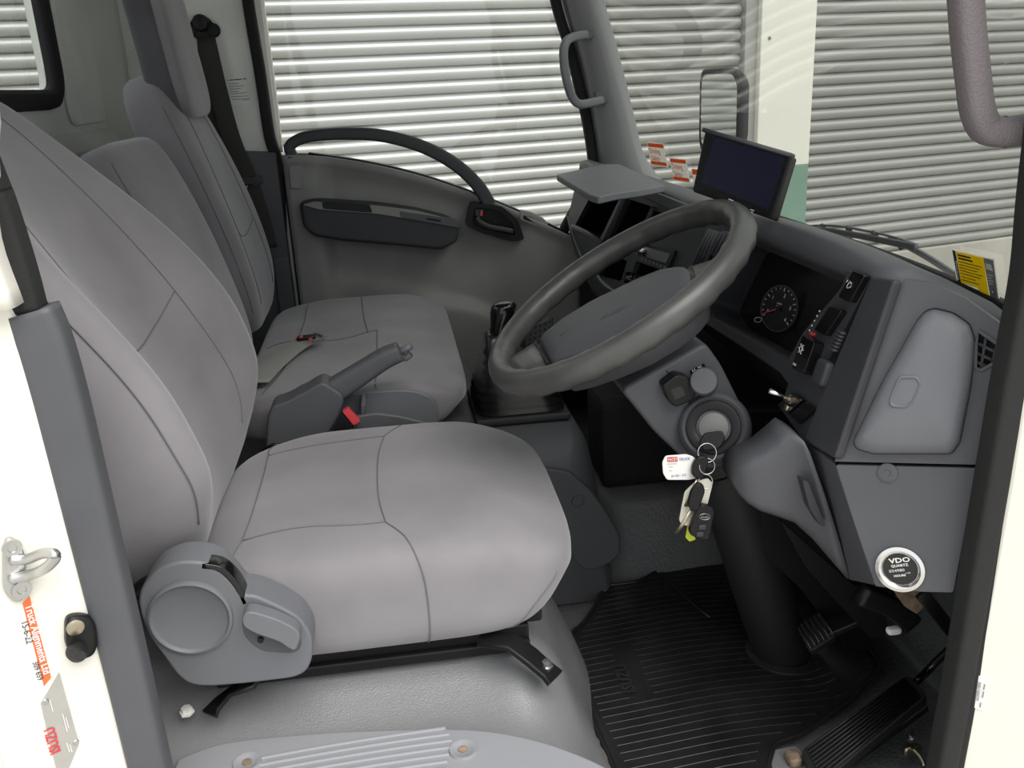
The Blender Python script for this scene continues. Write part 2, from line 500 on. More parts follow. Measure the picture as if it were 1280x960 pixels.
# pressed ledge and dark lower lining on the rear wall
sec = [(0.0, -0.035), (0.012, -0.035), (0.035, -0.022), (0.04, 0.0), (0.03, 0.02), (0.012, 0.035), (0.0, 0.04)]
loft('pressed_ledge', [[V((XR + a, y, 0.845 + b)) for a, b in sec] for y in (0.0, 0.6, 1.2, 1.79)], 'white_in', wr, bevel=0.003)
sec2 = [(0.0, -0.012), (0.022, -0.010), (0.026, 0.0), (0.022, 0.010), (0.0, 0.012)]
loft('lower_bead', [[V((XR + a, y, 0.775 + b)) for a, b in sec2] for y in (0.0, 0.9, 1.79)], 'white_in', wr)
box('lower_lining', (XR + 0.012, 0.9, 0.44), (0.012, 0.89, 0.32), 'carpet', wr, bevel=0.004)
rn = rnd([RW(1.50, 0.90), RW(1.78, 0.90), RW(1.74, 1.5), RW(1.56, 1.5)], 0.05, 5)
slab('pressed_panel', rn, (0.012, 0, 0), 'white_in', wr, bevel=0.010, segs=3, smooth=True)
w1 = thing('window_1', (XR, 0.9, 0.955), 'rear cab window with rounded corners and black rubber seal', 'window', kind='structure')
sweep('window_seal', [p + V((0.006, 0, 0)) for p in win], [(-0.026, -0.012), (-0.026, 0.006), (-0.016, 0.016), (0.0, 0.018), (0.012, 0.012), (0.016, -0.002), (0.012, -0.012)], 'seal', w1, up=(1, 0, 0), closed=True)
slab('pane', [p + V((-0.012, 0, 0)) for p in win], (-0.004, 0, 0), 'glass', w1)

# far side wall (passenger B-pillar)
def FW(x, z, y=YF): return V((x, y, z))
wf = slab('wall_far', [FW(XR - 0.03, 0.1), FW(-0.285, 0.1), FW(-0.285, 1.52), FW(XR - 0.03, 1.52)], (0, 0.05, 0), 'white_in')
struct(wf, 'white painted passenger side pillar behind the far door', 'wall')
pn = rnd([FW(-0.64, 0.9), FW(-0.50, 0.9), FW(-0.50, 1.5), FW(-0.64, 1.5)], 0.04, 5)
slab('pressed_panel', pn, (0, -0.012, 0), 'white_in', wf, bevel=0.010, segs=3, smooth=True)
bt = thing('trim_3', (-0.36, 1.77, 0.1), 'dark grey plastic lower trim on the passenger door pillar', 'trim', kind='structure')
slab('trim_panel', rnd([FW(-0.46, 0.1, 1.765), FW(-0.292, 0.1, 1.765), FW(-0.292, 0.80, 1.765), FW(-0.46, 0.815, 1.765)], 0.008), (0, 0.035, 0), 'plastic', bt, bevel=0.004)
slab('trim_step', rnd([FW(-0.335, 0.1, 1.755), FW(-0.292, 0.1, 1.755), FW(-0.292, 0.52, 1.755), FW(-0.335, 0.52, 1.755)], 0.006), (0, 0.012, 0), 'plastic', bt, bevel=0.003)
# warning print on the pillar
pl = thing('printed_notice', PY(298, 115, 1.798), 'small block of black print on the white passenger pillar', 'notice')
slab('backing', [PY(284, 97, 1.7985), PY(308, 96, 1.7985), PY(314, 130, 1.7985), PY(289, 131, 1.7985)], (0, -0.0006, 0), 'white_in', pl)
bars('print_heading', [(284.5, 100.5, 286, 100.3), (287.5, 100.2, 292, 99.8), (293, 99.7, 302.5, 99), (304, 98.8, 307.5, 98.5)], 1.2, lambda a, b: PY(a, b, 1.7975), V((0, -1, 0)), 'ink', pl)
bars('print_lines', [(285.5, 105, 299, 104), (286, 108.3, 305, 107), (287, 111.5, 301, 110.3), (287.5, 114.6, 298.5, 114), (288, 117.6, 309, 115.5), (289, 121, 311, 119.8), (290, 124.4, 311.5, 123), (303, 125.3, 312, 124.3)], 0.8, lambda a, b: PY(a, b, 1.7975), V((0, -1, 0)), 'ink_grey', pl)

# ceiling, front bulkhead, near quarter panel
struct(box('ceiling', (-0.06, 0.91, 1.54), (0.70, 0.93, 0.02), 'plastic_lt', bevel=0.01), 'light grey cab roof lining', 'ceiling')
struct(box('wall_front', (1.0, 0.9, 0.22), (0.02, 0.93, 0.29), 'carpet'), 'black insulated front bulkhead under the dashboard', 'wall')
wnr = slab('wall_near', [V((XR - 0.03, 0.0, 0.0)), V((-0.40, 0.0, 0.0)), V((-0.40, 0.0, 1.52)), V((XR - 0.03, 0.0, 1.52))], (0, -0.05, 0), 'white')
struct(wnr, 'cream painted body side behind the driver door opening', 'wall')
struct(box('trim_4', (0.81, 0.005, 0.30), (0.19, 0.02, 0.33), 'plastic_dk'), 'dark side lining beside the driver footwell', 'trim')
struct(box('trim_5', (0.79, 1.81, 0.30), (0.205, 0.02, 0.33), 'plastic_dk'), 'dark side lining beside the passenger footwell', 'trim')

struct(slab('trim_9', [V((0.772, 0.0, 0.642)), V((0.772, 1.82, 0.642)), V((0.99, 1.82, 0.49)), V((0.99, 0.0, 0.49))], (0.006, 0, 0.008), 'white'), 'cream front cowl panel below the windscreen', 'cowl')
# floor of the driver footwell with toe board
fp = [(0.10, -0.012), (0.74, -0.012), (0.80, -0.005), (0.86, 0.04), (0.98, 0.24)]
fp = [V((a, 0, b)) for a, b in fp]; fpp = cr(fp, 4)
fl = grid('floor', lambda u, v: (fpp[round(u * (len(fpp) - 1))].x, 0.0 + 0.74 * v, fpp[round(u * (len(fpp) - 1))].z), len(fpp) - 1, 12, 'vinyl_dk', solid=-0.01)
struct(fl, 'dark grey vinyl floor of the driver footwell', 'floor')
fl2 = grid('floor_passenger', lambda u, v: (fpp[round(u * (len(fpp) - 1))].x, 1.04 + 0.76 * v, fpp[round(u * (len(fpp) - 1))].z), len(fpp) - 1, 4, 'vinyl_dk', solid=-0.01)
struct(fl2, 'dark vinyl floor of the passenger footwell', 'floor')

# raised vinyl seat platform
sp = cr([V(p) for p in [(-0.70, 0, 0.245), (-0.30, 0, 0.245), (0.0, 0, 0.245), (0.08, 0, 0.242), (0.135, 0, 0.225), (0.175, 0, 0.185), (0.205, 0, 0.12), (0.232, 0, 0.055), (0.252, 0, -0.01)]], 6)
def platf(u, v):
    p = sp[round(u * (len(sp) - 1))]
    y = 0.0 + 1.79 * (v ** 1.5)
    k = min(1, max(0, p.z / 0.245))
    z = p.z - 0.05 * k * (1 - sstep(0.13, 0.27, y))
    x = p.x
    b = math.exp(-((x - 0.12) / 0.04) ** 2 - ((y - 0.185) / 0.05) ** 2)
    z += 0.022 * b * k
    z += 0.006 * k * math.exp(-((y - 0.27) / 0.02) ** 2)
    x += 0.012 * (1 - k) * math.sin(y * 16)
    return (x, y, z)
pf = grid('floor_seat_platform', platf, len(sp) - 1, 70, 'vinyl')
struct(pf, 'grey textured vinyl covered seat platform under the driver seat', 'floor')

# ribbed sill plate
kp = thing('sill_plate', (0.0, 0.08, 0.2), 'light grey ribbed plastic sill plate at the bottom of the door opening', 'sill plate')
zk = 0.207
edge = [PZ(p[0], p[1], zk) for p in [(222, 948), (270, 930), (330, 921), (420, 914), (500, 911), (560, 910), (620, 914), (680, 927), (730, 945), (765, 962)]]
edge = cr(edge, 4)
out = edge + [V((0.22, 0.02, zk)), V((0.20, -0.02, zk)), V((-0.30, -0.02, zk)), V((-0.32, 0.03, zk))]
slab('plate', out, (0, 0, -0.014), 'kick', kp, bevel=0.004, smooth=True, segs=3)
rv = []; rf = []
for i in range(11):
    yy = 0.006 + i * 0.0115
    n_ = 24
    base = len(rv)
    x0, x1 = -0.215, 0.012 + 0.004 * math.sin(i)
    for k in range(n_ + 1):
        x = x0 + (x1 - x0) * k / n_
        y = yy - 0.35 * (x + 0.02) ** 2
        y = yy + 0.0 - 0.22 * (x - 0.0) ** 2 + 0.008
        for dy, dz in ((-0.003, 0), (-0.0014, 0.0013), (0.0014, 0.0013), (0.003, 0)):
            rv.append((x, y + dy, zk + dz))
    for k in range(n_):
        for j in range(3):
            a = base + k * 4 + j
            rf.append((a, a + 4, a + 5, a + 1))
ro = newmesh('ribbing', rv, rf, 'kick', kp, recalc=False); ro['kind'] = 'stuff'
for px, py in ((579, 938), (309, 954)):
    c = PZ(px, py, zk)
    lathe('screw_recess', [(0.017, 0.0), (0.016, 0.003), (0.0125, 0.0026), (0.010, 0.0008), (0.0, 0.0006)], c, UP, 'kick', kp, n=24)
    lathe('screw', [(0.0055, 0.0008), (0.0055, 0.0026), (0.0, 0.003)], c, UP, 'rust', kp, n=10)

# engine tunnel between the footwells
tn = thing('engine_tunnel', (0.35, 0.86, 0.0), 'grey plastic engine tunnel cover carrying the gear lever', 'tunnel cover')
prof_t = cr([V(p) for p in [(-0.04, 0, 0.328), (0.10, 0, 0.328), (0.27, 0, 0.328), (0.310, 0, 0.322), (0.332, 0, 0.29), (0.347, 0, 0.22), (0.360, 0, 0.12), (0.372, 0, 0.05), (0.376, 0, -0.01)]], 5)
rings = []
for y, ins in ((0.702, 0.085), (0.712, 0.060), (0.735, 0.030), (0.765, 0.010), (0.80, 0.0), (0.90, 0.0), (1.0, 0.0), (1.035, 0.004), (1.045, 0.012)):
    rings.append([V((p.x - ins * 0.35, y, p.z - ins * p.z / 0.328)) for p in prof_t] + [V((-0.04, y, -0.01))])
loft('tunnel_cover', rings, 'plastic', tn, auto=50)
# shaped side cover that wraps the tunnel front edge
sc_ = [(600, 590), (680, 585), (712, 590), (738, 612), (760, 642), (776, 672), (776, 692), (764, 704), (746, 713), (730, 713), (718, 702), (704, 668), (694, 640), (680, 610), (600, 610)]
slab('side_cover', rnd([PY(a, b, 0.700) for a, b in sc_], 0.006, 3), (0, 0.012, 0), 'plastic', tn, bevel=0.005, smooth=True, segs=3)
c = PY(723, 627, 0.6995)
lathe('fixing_recess', [(0.0135, 0.0), (0.0125, 0.002), (0.0095, 0.0022), (0.008, -0.002), (0.0, -0.0025)], c, (0, -1, 0), 'plastic', tn, n=24)
tpv = cr([V(p) for p in [(0, 0.715, -0.012), (0, 0.745, 0.004), (0, 0.79, 0.05), (0, 0.835, 0.105), (0, 0.875, 0.128), (0, 1.04, 0.13)]], 4)
loft('tunnel_slope', [[V((x, p.y + 0.012 * math.sin(x * 23), p.z)) for p in tpv] for x in (0.365, 0.42, 0.48, 0.55, 0.65, 0.80, 0.97)], 'vinyl_dk', tn, closed=False, cap=False, solid=-0.006)
box('tunnel_front', (0.675, 0.965, 0.23), (0.29, 0.075, 0.098), 'carpet', tn, bevel=0.02)

# ------------------------------------------------------------------ far door
dr = thing('door_1', (0.1, 1.80, 0.05), 'passenger door with grey trim panel and large side window', 'door', kind='structure')
dpt = [(357, 193), (386, 193), (430, 199), (470, 206), (520, 218), (570, 234), (620, 253), (665, 272), (706, 291)]
top = cr([PY(a, b, 1.785) for a, b in dpt], 4)
def door_poly(dy=0.0):
    pts = [p.copy() for p in top]
    e = pts[-1]
    tail = [V((0.60, 1.785, 0.50)), V((0.60, 1.785, -0.03)), V((-0.27, 1.785, -0.03))]
    return pts + tail
box('rear_return', (-0.283, 1.815, 0.375), (0.022, 0.015, 0.41), 'black', dr)
slab('door_skin', [p + V((0, 0.012, 0)) for p in door_poly()], (0, 0.035, 0), 'black', dr)
# trim panel: relief surface (scooped below the top edge, swelling at the front)
def door_surf(u, v):
    x = -0.275 + 0.80 * u
    zt = None
    for a, b in zip(top, top[1:]):
        if a.x <= x <= b.x:
            zt = a.z + (b.z - a.z) * (x - a.x) / (b.x - a.x + 1e-9); break
    if zt is None: zt = top[0].z if x < top[0].x else top[-1].z
    z = zt - (zt - 0.06) * (v ** 0.9)
    dz = zt - z
    y = 1.775
    y -= 0.018 * (1 - sstep(0.0, 0.035, dz))                     # rolled top edge
    rear = sstep(-0.20, -0.155, x)
    y += 0.0 - 0.022 * (1 - rear)                                # raised rear border
    scoop = rear * (1 - sstep(0.22, 0.40, x)) * sstep(0.02, 0.06, dz) * (1 - sstep(0.30, 0.36, dz))
    y += 0.012 * scoop
    y -= 0.030 * sstep(0.26, 0.42, x) * (1 - sstep(0.5, 0.6, x))
    r = math.hypot(x - 0.08, (z - 0.20) * 1.6)
    y -= 0.024 * (1 - sstep(0.24, 0.28, r))                      # speaker / pocket swell at the bottom
    return (x, y, z)
grid('trim_panel', door_surf, 60, 44, 'plastic_door', dr, solid=0.004)
# arched pull above the sill
ap = cr([PY(a, b, 1.755) for a, b in [(366, 196), (362, 184), (372, 175), (392, 169.5), (430, 167), (470, 168.5), (510, 177), (545, 191), (575, 210), (598, 233), (612, 256)]], 5)
N = len(ap)
sweep('door_pull_arch', ap, lambda t: rrect(0.014 + 0.005 * t, 0.018 - 0.003 * t if t < .9 else 0.016, 0.008), 'plastic_dk', dr, up=(0, 1, 0), auto=60)
arr = PY(378, 282, 1.70)
# armrest: long wedge proud of the panel
aout = [(374, 254), (392, 250), (470, 255), (520, 262), (560, 272), (575, 283), (572, 303), (552, 313), (500, 308), (430, 302), (392, 296), (379, 284)]
an = V((0, -1, 0))
slab('armrest', rnd([PY(a, b, 1.705) for a, b in aout], 0.012, 4), (0, 0.07, 0), 'plastic_dk', dr, bevel=0.012, smooth=True, segs=4)
aup = [(378, 256), (392, 252), (470, 257), (520, 263.5), (560, 273.5), (570, 282), (520, 275), (470, 267), (400, 262)]
slab('armrest_top', rnd([PY(a, b, 1.700) for a, b in aup], 0.006, 3), (0, 0.012, 0), 'plastic_door', dr, bevel=0.003, smooth=True)
slab('pull_cup', rnd([PY(a, b, 1.698) for a, b in [(402, 252.5), (462, 256), (466, 266), (404, 261)]], 0.006, 3), (0, 0.01, 0), 'black', dr, bevel=0.002)
slab('cup_lid', rnd([PY(a, b, 1.698) for a, b in [(499, 264), (570, 274), (574, 285), (502, 272)]], 0.004, 3), (0, 0.01, 0), 'plastic', dr, bevel=0.002)
slab('lid_slot', rnd([PY(a, b, 1.697) for a, b in [(533, 272), (551, 275), (551, 277.5), (533, 274.5)]], 0.001, 2), (0, 0.003, 0), 'black', dr)
# inner release handle in its recess
slab('handle_bezel', rnd([PY(a, b, 1.735) for a, b in [(588, 253), (628, 258), (648, 276), (656, 300), (640, 302), (600, 291), (582, 282)]], 0.012, 4), (0, 0.03, 0), 'black', dr, bevel=0.004, smooth=True,
     holes=[rnd([PY(a, b, 1.735) for a, b in [(594, 259), (624, 263), (640, 278), (645, 295), (604, 286), (590, 279)]], 0.010, 4)])
slab('handle_recess', rnd([PY(a, b, 1.757) for a, b in [(590, 256), (628, 261), (646, 277), (650, 298), (600, 289), (586, 280)]], 0.012, 4), (0, 0.006, 0), 'black', dr)
hp = cr([PY(a, b, 1.728) for a, b in [(596, 271), (600, 277), (612, 283), (628, 286), (641, 289)]], 4)
sweep('release_lever', hp, rrect(0.006, 0.010, 0.004), 'plastic_dk', dr, up=(0, 1, 0))
slab('lock_knob', rnd([PY(a, b, 1.726) for a, b in [(594, 261), (604, 262), (604, 271), (594, 270)]], 0.003, 3), (0, 0.012, 0), 'black_gloss', dr, bevel=0.002)
slab('lock_mark', [PY(a, b, 1.7255) for a, b in [(601, 263), (603.5, 263.3), (603, 270), (600.8, 269.6)]], (0, 0.002, 0), 'red', dr)
slab('switch_pod', rnd([PY(a, b, 1.735) for a, b in [(650, 262), (664, 265), (680, 273), (686, 281), (680, 287), (664, 281), (650, 275)]], 0.006, 4), (0, 0.02, 0), 'plastic_door', dr, bevel=0.003, smooth=True)
slab('switch_recess', rnd([PY(a, b, 1.7335) for a, b in [(654, 269), (664, 271), (677, 278), (676, 282), (664, 277.5), (654, 273.5)]], 0.003, 3), (0, 0.004, 0), 'black', dr)
slab('fixing_cap', rnd([PY(a, b, 1.742) for a, b in [(361, 207), (376, 207), (378, 236), (363, 236)]], 0.008, 4), (0, 0.014, 0), 'plastic_door', dr, bevel=0.002, smooth=True)
# rear edge: black seal and white painted frame upright, top rail
def strip(name, pix, Y, w, t, m, parent):
    path = cr([PY(a, b, Y) for a, b in pix], 6)
    return sweep(name, path, rrect(w, t, min(w, t) * 0.8), m, parent, up=(0, 1, 0))
strip('door_seal', [(296, -120), (310, 0), (325, 90), (337, 170), (347, 205), (352, 290), (356, 380), (352, 460)], 1.79, 0.0145, 0.018, 'seal', dr)
strip('frame_upright', [(312, -120), (325, 0), (333, 60), (341, 120), (349, 190)], 1.825, 0.011, 0.014, 'white', dr)
strip('front_seal', [(672, -120), (694, 0), (712, 60), (724, 110), (735, 160), (741, 215), (728, 245), (706, 285), (704, 300)], 1.795, 0.0135, 0.016, 'seal', dr)
strip('waist_seal', [(386, 192), (430, 198), (470, 205), (520, 217), (570, 233), (620, 252), (665, 271), (706, 290)], 1.80, 0.004, 0.014, 'black', dr)
tz = 1.42
tube('top_rail', [V((-0.33, 1.80, tz)), V((0.1, 1.80, tz + 0.02)), V((0.48, 1.80, tz))], 0.03, 'seal', dr)
gp = [PY(a, b, 1.825) for a, b in [(345, 230), (320, 0), (306, -120)]] + [V((-0.33, 1.825, 1.42)), V((0.47, 1.825, 1.42))] + [PY(a, b, 1.825) for a, b in [(690, -60), (712, 30), (730, 110), (745, 200), (730, 285), (706, 300), (620, 262), (520, 227), (430, 208)]]
w2 = thing('window_2', (0.1, 1.825, 0.6), 'clear side window of the passenger door', 'window', kind='structure')
slab('pane', gp, (0, 0.004, 0), 'glass', w2)

# ------------------------------------------------------------------ far A-pillar trim, windscreen
trA = thing('trim_6', (0.6, 1.77, 0.7), 'grey plastic trim on the passenger side windscreen pillar', 'trim', kind='structure')
Lp = [(668, -160), (690, -60), (702, 0), (716, 50), (728, 100), (738, 150), (745, 200), (744, 226)]
Rp = [(706, -160), (738, -60), (755, 0), (769, 50), (782, 100), (794, 150), (806, 195), (832, 232)]
rings = []
for (a, b) in zip(Lp, Rp):
    A_ = PY(a[0], a[1], 1.80); B_ = PY(b[0], b[1], 1.755)
    mid1 = A_.lerp(B_, 0.25) + V((0, -0.055, 0)); mid2 = A_.lerp(B_, 0.7) + V((0.0, -0.055, 0))
    r_ = [A_, A_.lerp(mid1, 0.6) + V((-0.008, -0.012, 0)), mid1, mid1.lerp(mid2, 0.5) + V((0, -0.008, 0)), mid2, mid2.lerp(B_, 0.5) + V((0.006, -0.008, 0)), B_, B_ + V((0, 0.05, 0)), A_ + V((0, 0.03, 0))]
    rings.append(r_)
rr_ = []
for k in range(len(rings[0])):
    rr_.append(cr([r[k] for r in rings], 5))
rings = [[rr_[k][i] for k in range(len(rr_))] for i in range(len(rr_[0]))]
loft('pillar_cover', rings, 'pillar', trA)

def wsx(y, z):                                   # windscreen surface
    return 0.785 - 0.09 * abs((y - 0.9) / 0.9) ** 3 - 0.30 * (z - 0.65)
w3 = thing('window_3', (0.75, 0.9, 0.69), 'large dusty windscreen', 'window', kind='structure')
grid('pane', lambda u, v: (wsx(0.02 + 1.74 * v, 0.645 + 0.83 * u), 0.02 + 1.74 * v, 0.645 + 0.83 * u), 16, 24, 'ws_glass', w3)
sweep('lower_seal', [V((wsx(y, 0.652) - 0.006, y, 0.654)) for y in [0.0 + 1.76 * i / 24 for i in range(25)]], rrect(0.007, 0.012, 0.005), 'seal', w3)
sweep('side_seal', [V((wsx(1.757, z) - 0.004, 1.757, z)) for z in [0.65 + 0.83 * i / 12 for i in range(13)]], rrect(0.007, 0.008, 0.005), 'seal', w3, up=(1, 0, 0))
sweep('upper_seal', [V((wsx(y, 1.475), y, 1.475)) for y in [0.0 + 1.76 * i / 24 for i in range(25)]], rrect(0.02, 0.03, 0.008), 'seal', w3)

# ------------------------------------------------------------------ near B-pillar
nb = thing('trim_7', (-0.30, 0.01, 0.2), 'cream painted driver door pillar with grey edge trim', 'pillar', kind='structure')
# jamb face: turned towards the opening; lies in the plane through JO with normal JN
JO = V((-0.318, 0.0, 0.5)); JN = V((0.50, -0.866, 0)).normalized()
def J(px, py, d=0.0): return PP(px, py, JO + JN * d, JN)
ju = V((-JN.y, JN.x, 0)).normalized()            # along the face, forward
jl = [(-160, 300), (8, 372), (46, 432), (70, 520), (100, 620), (128, 720), (158, 830), (196, 965), (210, 1010)]
outer = [J(*p) for p in jl] + [J(-220, 1010), J(-420, 700), J(-420, 300)]
slab('jamb_panel', outer, -JN * 0.03, 'white', nb, bevel=0.004)
# grey plastic edge trim, rounded, following the opening
tp = [(38, 388), (56, 430), (77, 500), (96, 575), (118, 665), (140, 755), (163, 850), (190, 965), (204, 1020)]
path = cr([PY(a, b, 0.012) for a, b in tp], 6)
sweep('edge_trim', path, lambda t: rrect(0.0225 - 0.004 * t, 0.016, 0.010), 'plastic', nb, up=(0, 1, 0))
tps = [(-34, 190), (-10, 250), (10, 310), (22, 350), (32, 388)]
path = cr([V((-0.375, 0.014, 1.50)), V((-0.372, 0.014, 1.2))] + [PY(a, b, 0.014) for a, b in tps], 6)
sweep('door_seal', path, rrect(0.0155, 0.014, 0.006), 'seal', nb, up=(0, 1, 0))
struct_up = [(-60, 60), (-40, 200), (-30, 300), (0, 385)]
sweep('upper_pillar', cr([V((-0.375, -0.005, 1.52)), V((-0.375, -0.005, 1.25))] + [PY(a, b, -0.005) for a, b in struct_up], 4), rrect(0.018, 0.02, 0.008), 'white', nb, up=(0, 1, 0))

# ------------------------------------------------------------------ near A-pillar jamb and seal
na = thing('trim_8', (0.60, 0.0, 0.1), 'cream painted front door jamb with black door seal', 'pillar', kind='structure')
KO = V((0.612, -0.01, 0.5)); KN = V((-0.55, -0.835, 0)).normalized()
def K(px, py, d=0.0): return PP(px, py, KO + KN * d, KN)
kl = [(1290, 430), (1274, 520), (1262, 600), (1248, 680), (1232, 770), (1214, 860), (1192, 975), (1185, 1020)]
slab('jamb_panel', [K(*p) for p in kl] + [K(1480, 1020), K(1480, 430)], -KN * 0.03, 'white', na, bevel=0.004)
spx = [(1296, 250), (1287, 340), (1272, 420), (1257, 500), (1243, 580), (1229, 660), (1214, 750), (1197, 850), (1176, 965), (1168, 1020)]
path = cr([V((0.47, 0.004, 1.50)), V((0.53, 0.004, 1.28)), V((0.585, 0.004, 1.06)), V((0.605, 0.004, 0.93))] + [PY(a, b, 0.004) for a, b in spx], 6)
sweep('door_seal', path, lambda t: rrect(0.0125 + 0.003 * (1 - t), 0.014, 0.006), 'seal', na, up=(0, 1, 0))
sweep('upper_pillar', cr([V((0.50, -0.01, 1.52)), V((0.56, -0.01, 1.28)), V((0.62, -0.01, 1.06)), V((0.655, -0.012, 0.90)), V((0.675, -0.02, 0.68))], 6), rrect(0.026, 0.02, 0.012), 'white', na, up=(0, 1, 0))
sweep('seal_flange', [p + V((0.012, -0.006, 0)) for p in path], rrect(0.009, 0.006, 0.003), 'black', na, up=(0, 1, 0))

struct(box('trim_10', (-0.12, -0.01, 1.515), (0.62, 0.025, 0.03), 'white', bevel=0.01), 'cream roof rail above the driver door opening', 'rail')

# ================================================================== SEATS
def make_back(parent, name, base, tilt, L, yc, w, T, bol, k=5.0, taper=0.2, n=(10, 26, 30), m='fabric', crown=0.0):
    th = math.radians(tilt)
    up = V((-math.sin(th), 0, math.cos(th))); fw = V((math.cos(th), 0, math.sin(th))); base = V(base)
    def fn(a, b, c):
        v = (c + 1) / 2
        ww = w * (1 - taper * sstep(0.45, 1.0, v)) * (1 - 0.06 * (1 - sstep(0, 0.25, v)))
        d = a * T
        if a > 0:
            d += a * bol * (abs(b) ** 2.2) * (1 - 0.8 * sstep(0.3, 0.95, v)) * sstep(-0.15, 0.2, v)
            d += a * crown * math.sin(v * PI) * (1 - b * b)
        d += 0.020 * math.sin((v - 0.1) * 2.6)        # lumbar curve
        return base + up * (v * L) + fw * d + V((0, yc + b * ww, 0))
    o = rbox(name, fn, k, m, parent, n)
    def S(b, c, lift=0.0):
        return fn(*knorm((1, b, c), k)) + fw * (lift + 0.0007)
    def SN(a, c, side):
        return fn(*knorm((a, side, c), k)) + V((0.0004, side * 0.0009, 0))
    return o, S, SN, up, fw
def dens(F, pairs):
    return [F(p.x, p.y) for p in cr([V((a, b, 0)) for a, b in pairs], 10)]
def seam(parent, pts, r=0.0009, m='seam'):
    return tube('seam', pts, r, m, parent, n=6)

def make_cushion(parent, name, x0, x1, y0, y1, zt, zb, k=5.0, n=(26, 26, 8), m='fabric', droop=0.03, sidebol=0.012, flare=0.0):
    cx, hx, cy, hy, cz, hz = (x0 + x1) / 2, (x1 - x0) / 2, (y0 + y1) / 2, (y1 - y0) / 2, (zt + zb) / 2, (zt - zb) / 2
    def fn(a, b, c):
        x = cx + hx * a; y = cy + hy * b; z = cz + hz * c
        if c > 0:
            z -= c * droop * sstep(0.45, 1.05, a)
            z += c * sidebol * (abs(b) ** 3) * (1 - sstep(0.2, 0.9, a))
            z -= c * 0.010 * (1 - b * b) * math.exp(-((a + 0.15) / 0.4) ** 2)
            z += c * 0.004 * math.sin(a * 7 + b * 3) * (1 - b * b)
        else:
            x -= -c * 0.05 * max(0, a) ** 2
            y += -flare * c * b
        z -= 0.02 * (1 - sstep(-1.1, -0.3, a)) * (c > 0)
        return V((x, y, z))
    o = rbox(name, fn, k, m, parent, n)
    def S(a, b, lift=0.0):
        return fn(*knorm((a, b, 1), k)) + V((0, 0, lift + 0.0007))
    def SD(a, c, side=-1):
        return fn(*knorm((a, side, c), k)) + V((0, side * 0.0009, 0))
    return o, S, SD

# ---- driver seat
ds = thing('driver_seat', (-0.1, 0.42, 0.245), 'grey velour driver seat nearest the open door', 'seat')
cu, CS, CD = make_cushion(ds, 'seat_cushion', -0.30, 0.205, 0.185, 0.655, 0.424, 0.268, k=4.8, flare=0.006, droop=0.024, n=(34, 34, 14))
bk, BS, BN, bup, bfw = make_back(ds, 'backrest', (-0.305, 0, 0.375), 26.0, 0.66, 0.425, 0.262, 0.064, 0.155, k=4.2, taper=0.25, n=(12, 34, 40))
seam(cu, dens(CS, [(-0.75, -0.62), (-0.3, -0.62), (0.02, -0.62)]))
seam(cu, dens(CS, [(-0.75, 0.66), (-0.3, 0.66), (0.02, 0.66)]))
seam(cu, dens(CS, [(0.02, -0.62), (-0.02, -0.2), (-0.02, 0.3), (0.02, 0.66)]))
seam(cu, dens(CS, [(0.02, -0.62), (0.07, -0.74), (0.12, -0.88), (0.15, -1.0)]) + dens(CD, [(0.155, 0.97), (0.19, 0.4), (0.20, -0.2), (0.20, -0.85)]))
seam(cu, dens(CS, [(0.02, 0.66), (0.07, 0.78), (0.12, 0.90), (0.15, 1.0)]))
seam(cu, dens(CS, [(-0.75, -0.62), (-0.72, -0.3), (-0.72, 0.3), (-0.75, 0.66)]))
seam(cu, dens(CS, [(-0.75, 0.66), (-0.80, 0.85), (-0.82, 1.0)]))
seam(cu, dens(CS, [(-0.75, -0.62), (-0.82, -0.80), (-0.86, -1.0)]))
seam(cu, dens(CD, [(0.74, -0.9), (0.80, -0.45), (0.90, -0.1), (0.98, 0.15)]))
for s_ in (-1, 1):
    seam(bk, dens(lambda b, c: BS(s_ * b, c), [(0.66, -0.95), (0.62, -0.6), (0.58, -0.3), (0.56, 0.0), (0.54, 0.35), (0.50, 0.7), (0.44, 0.95)]))
    seam(bk, dens(lambda a, c: BN(a, c, s_), [(0.66, -0.92), (0.62, -0.5), (0.62, 0.0), (0.62, 0.5), (0.6, 0.8)]), r=0.0008)
seam(bk, dens(BS, [(-0.57, -0.14), (-0.3, -0.20), (0, -0.23), (0.3, -0.20), (0.57, -0.14)]))
# headrest above the backrest
hb = V((-0.305, 0.42, 0.375)) + bup * 0.70 + bfw * 0.0
rb('headrest', hb + bup * 0.07, (0.05, 0.13, 0.10), 'fabric', ds, k=4, axes=(bfw, V((0, 1, 0)), bup), n=(10, 12, 12))
for y in (-0.05, 0.05):
    tube('headrest_post', [hb + V((0, y, 0)) - bup * 0.10, hb + V((0, y, 0)) + bup * 0.04], 0.006, 'chrome', ds)
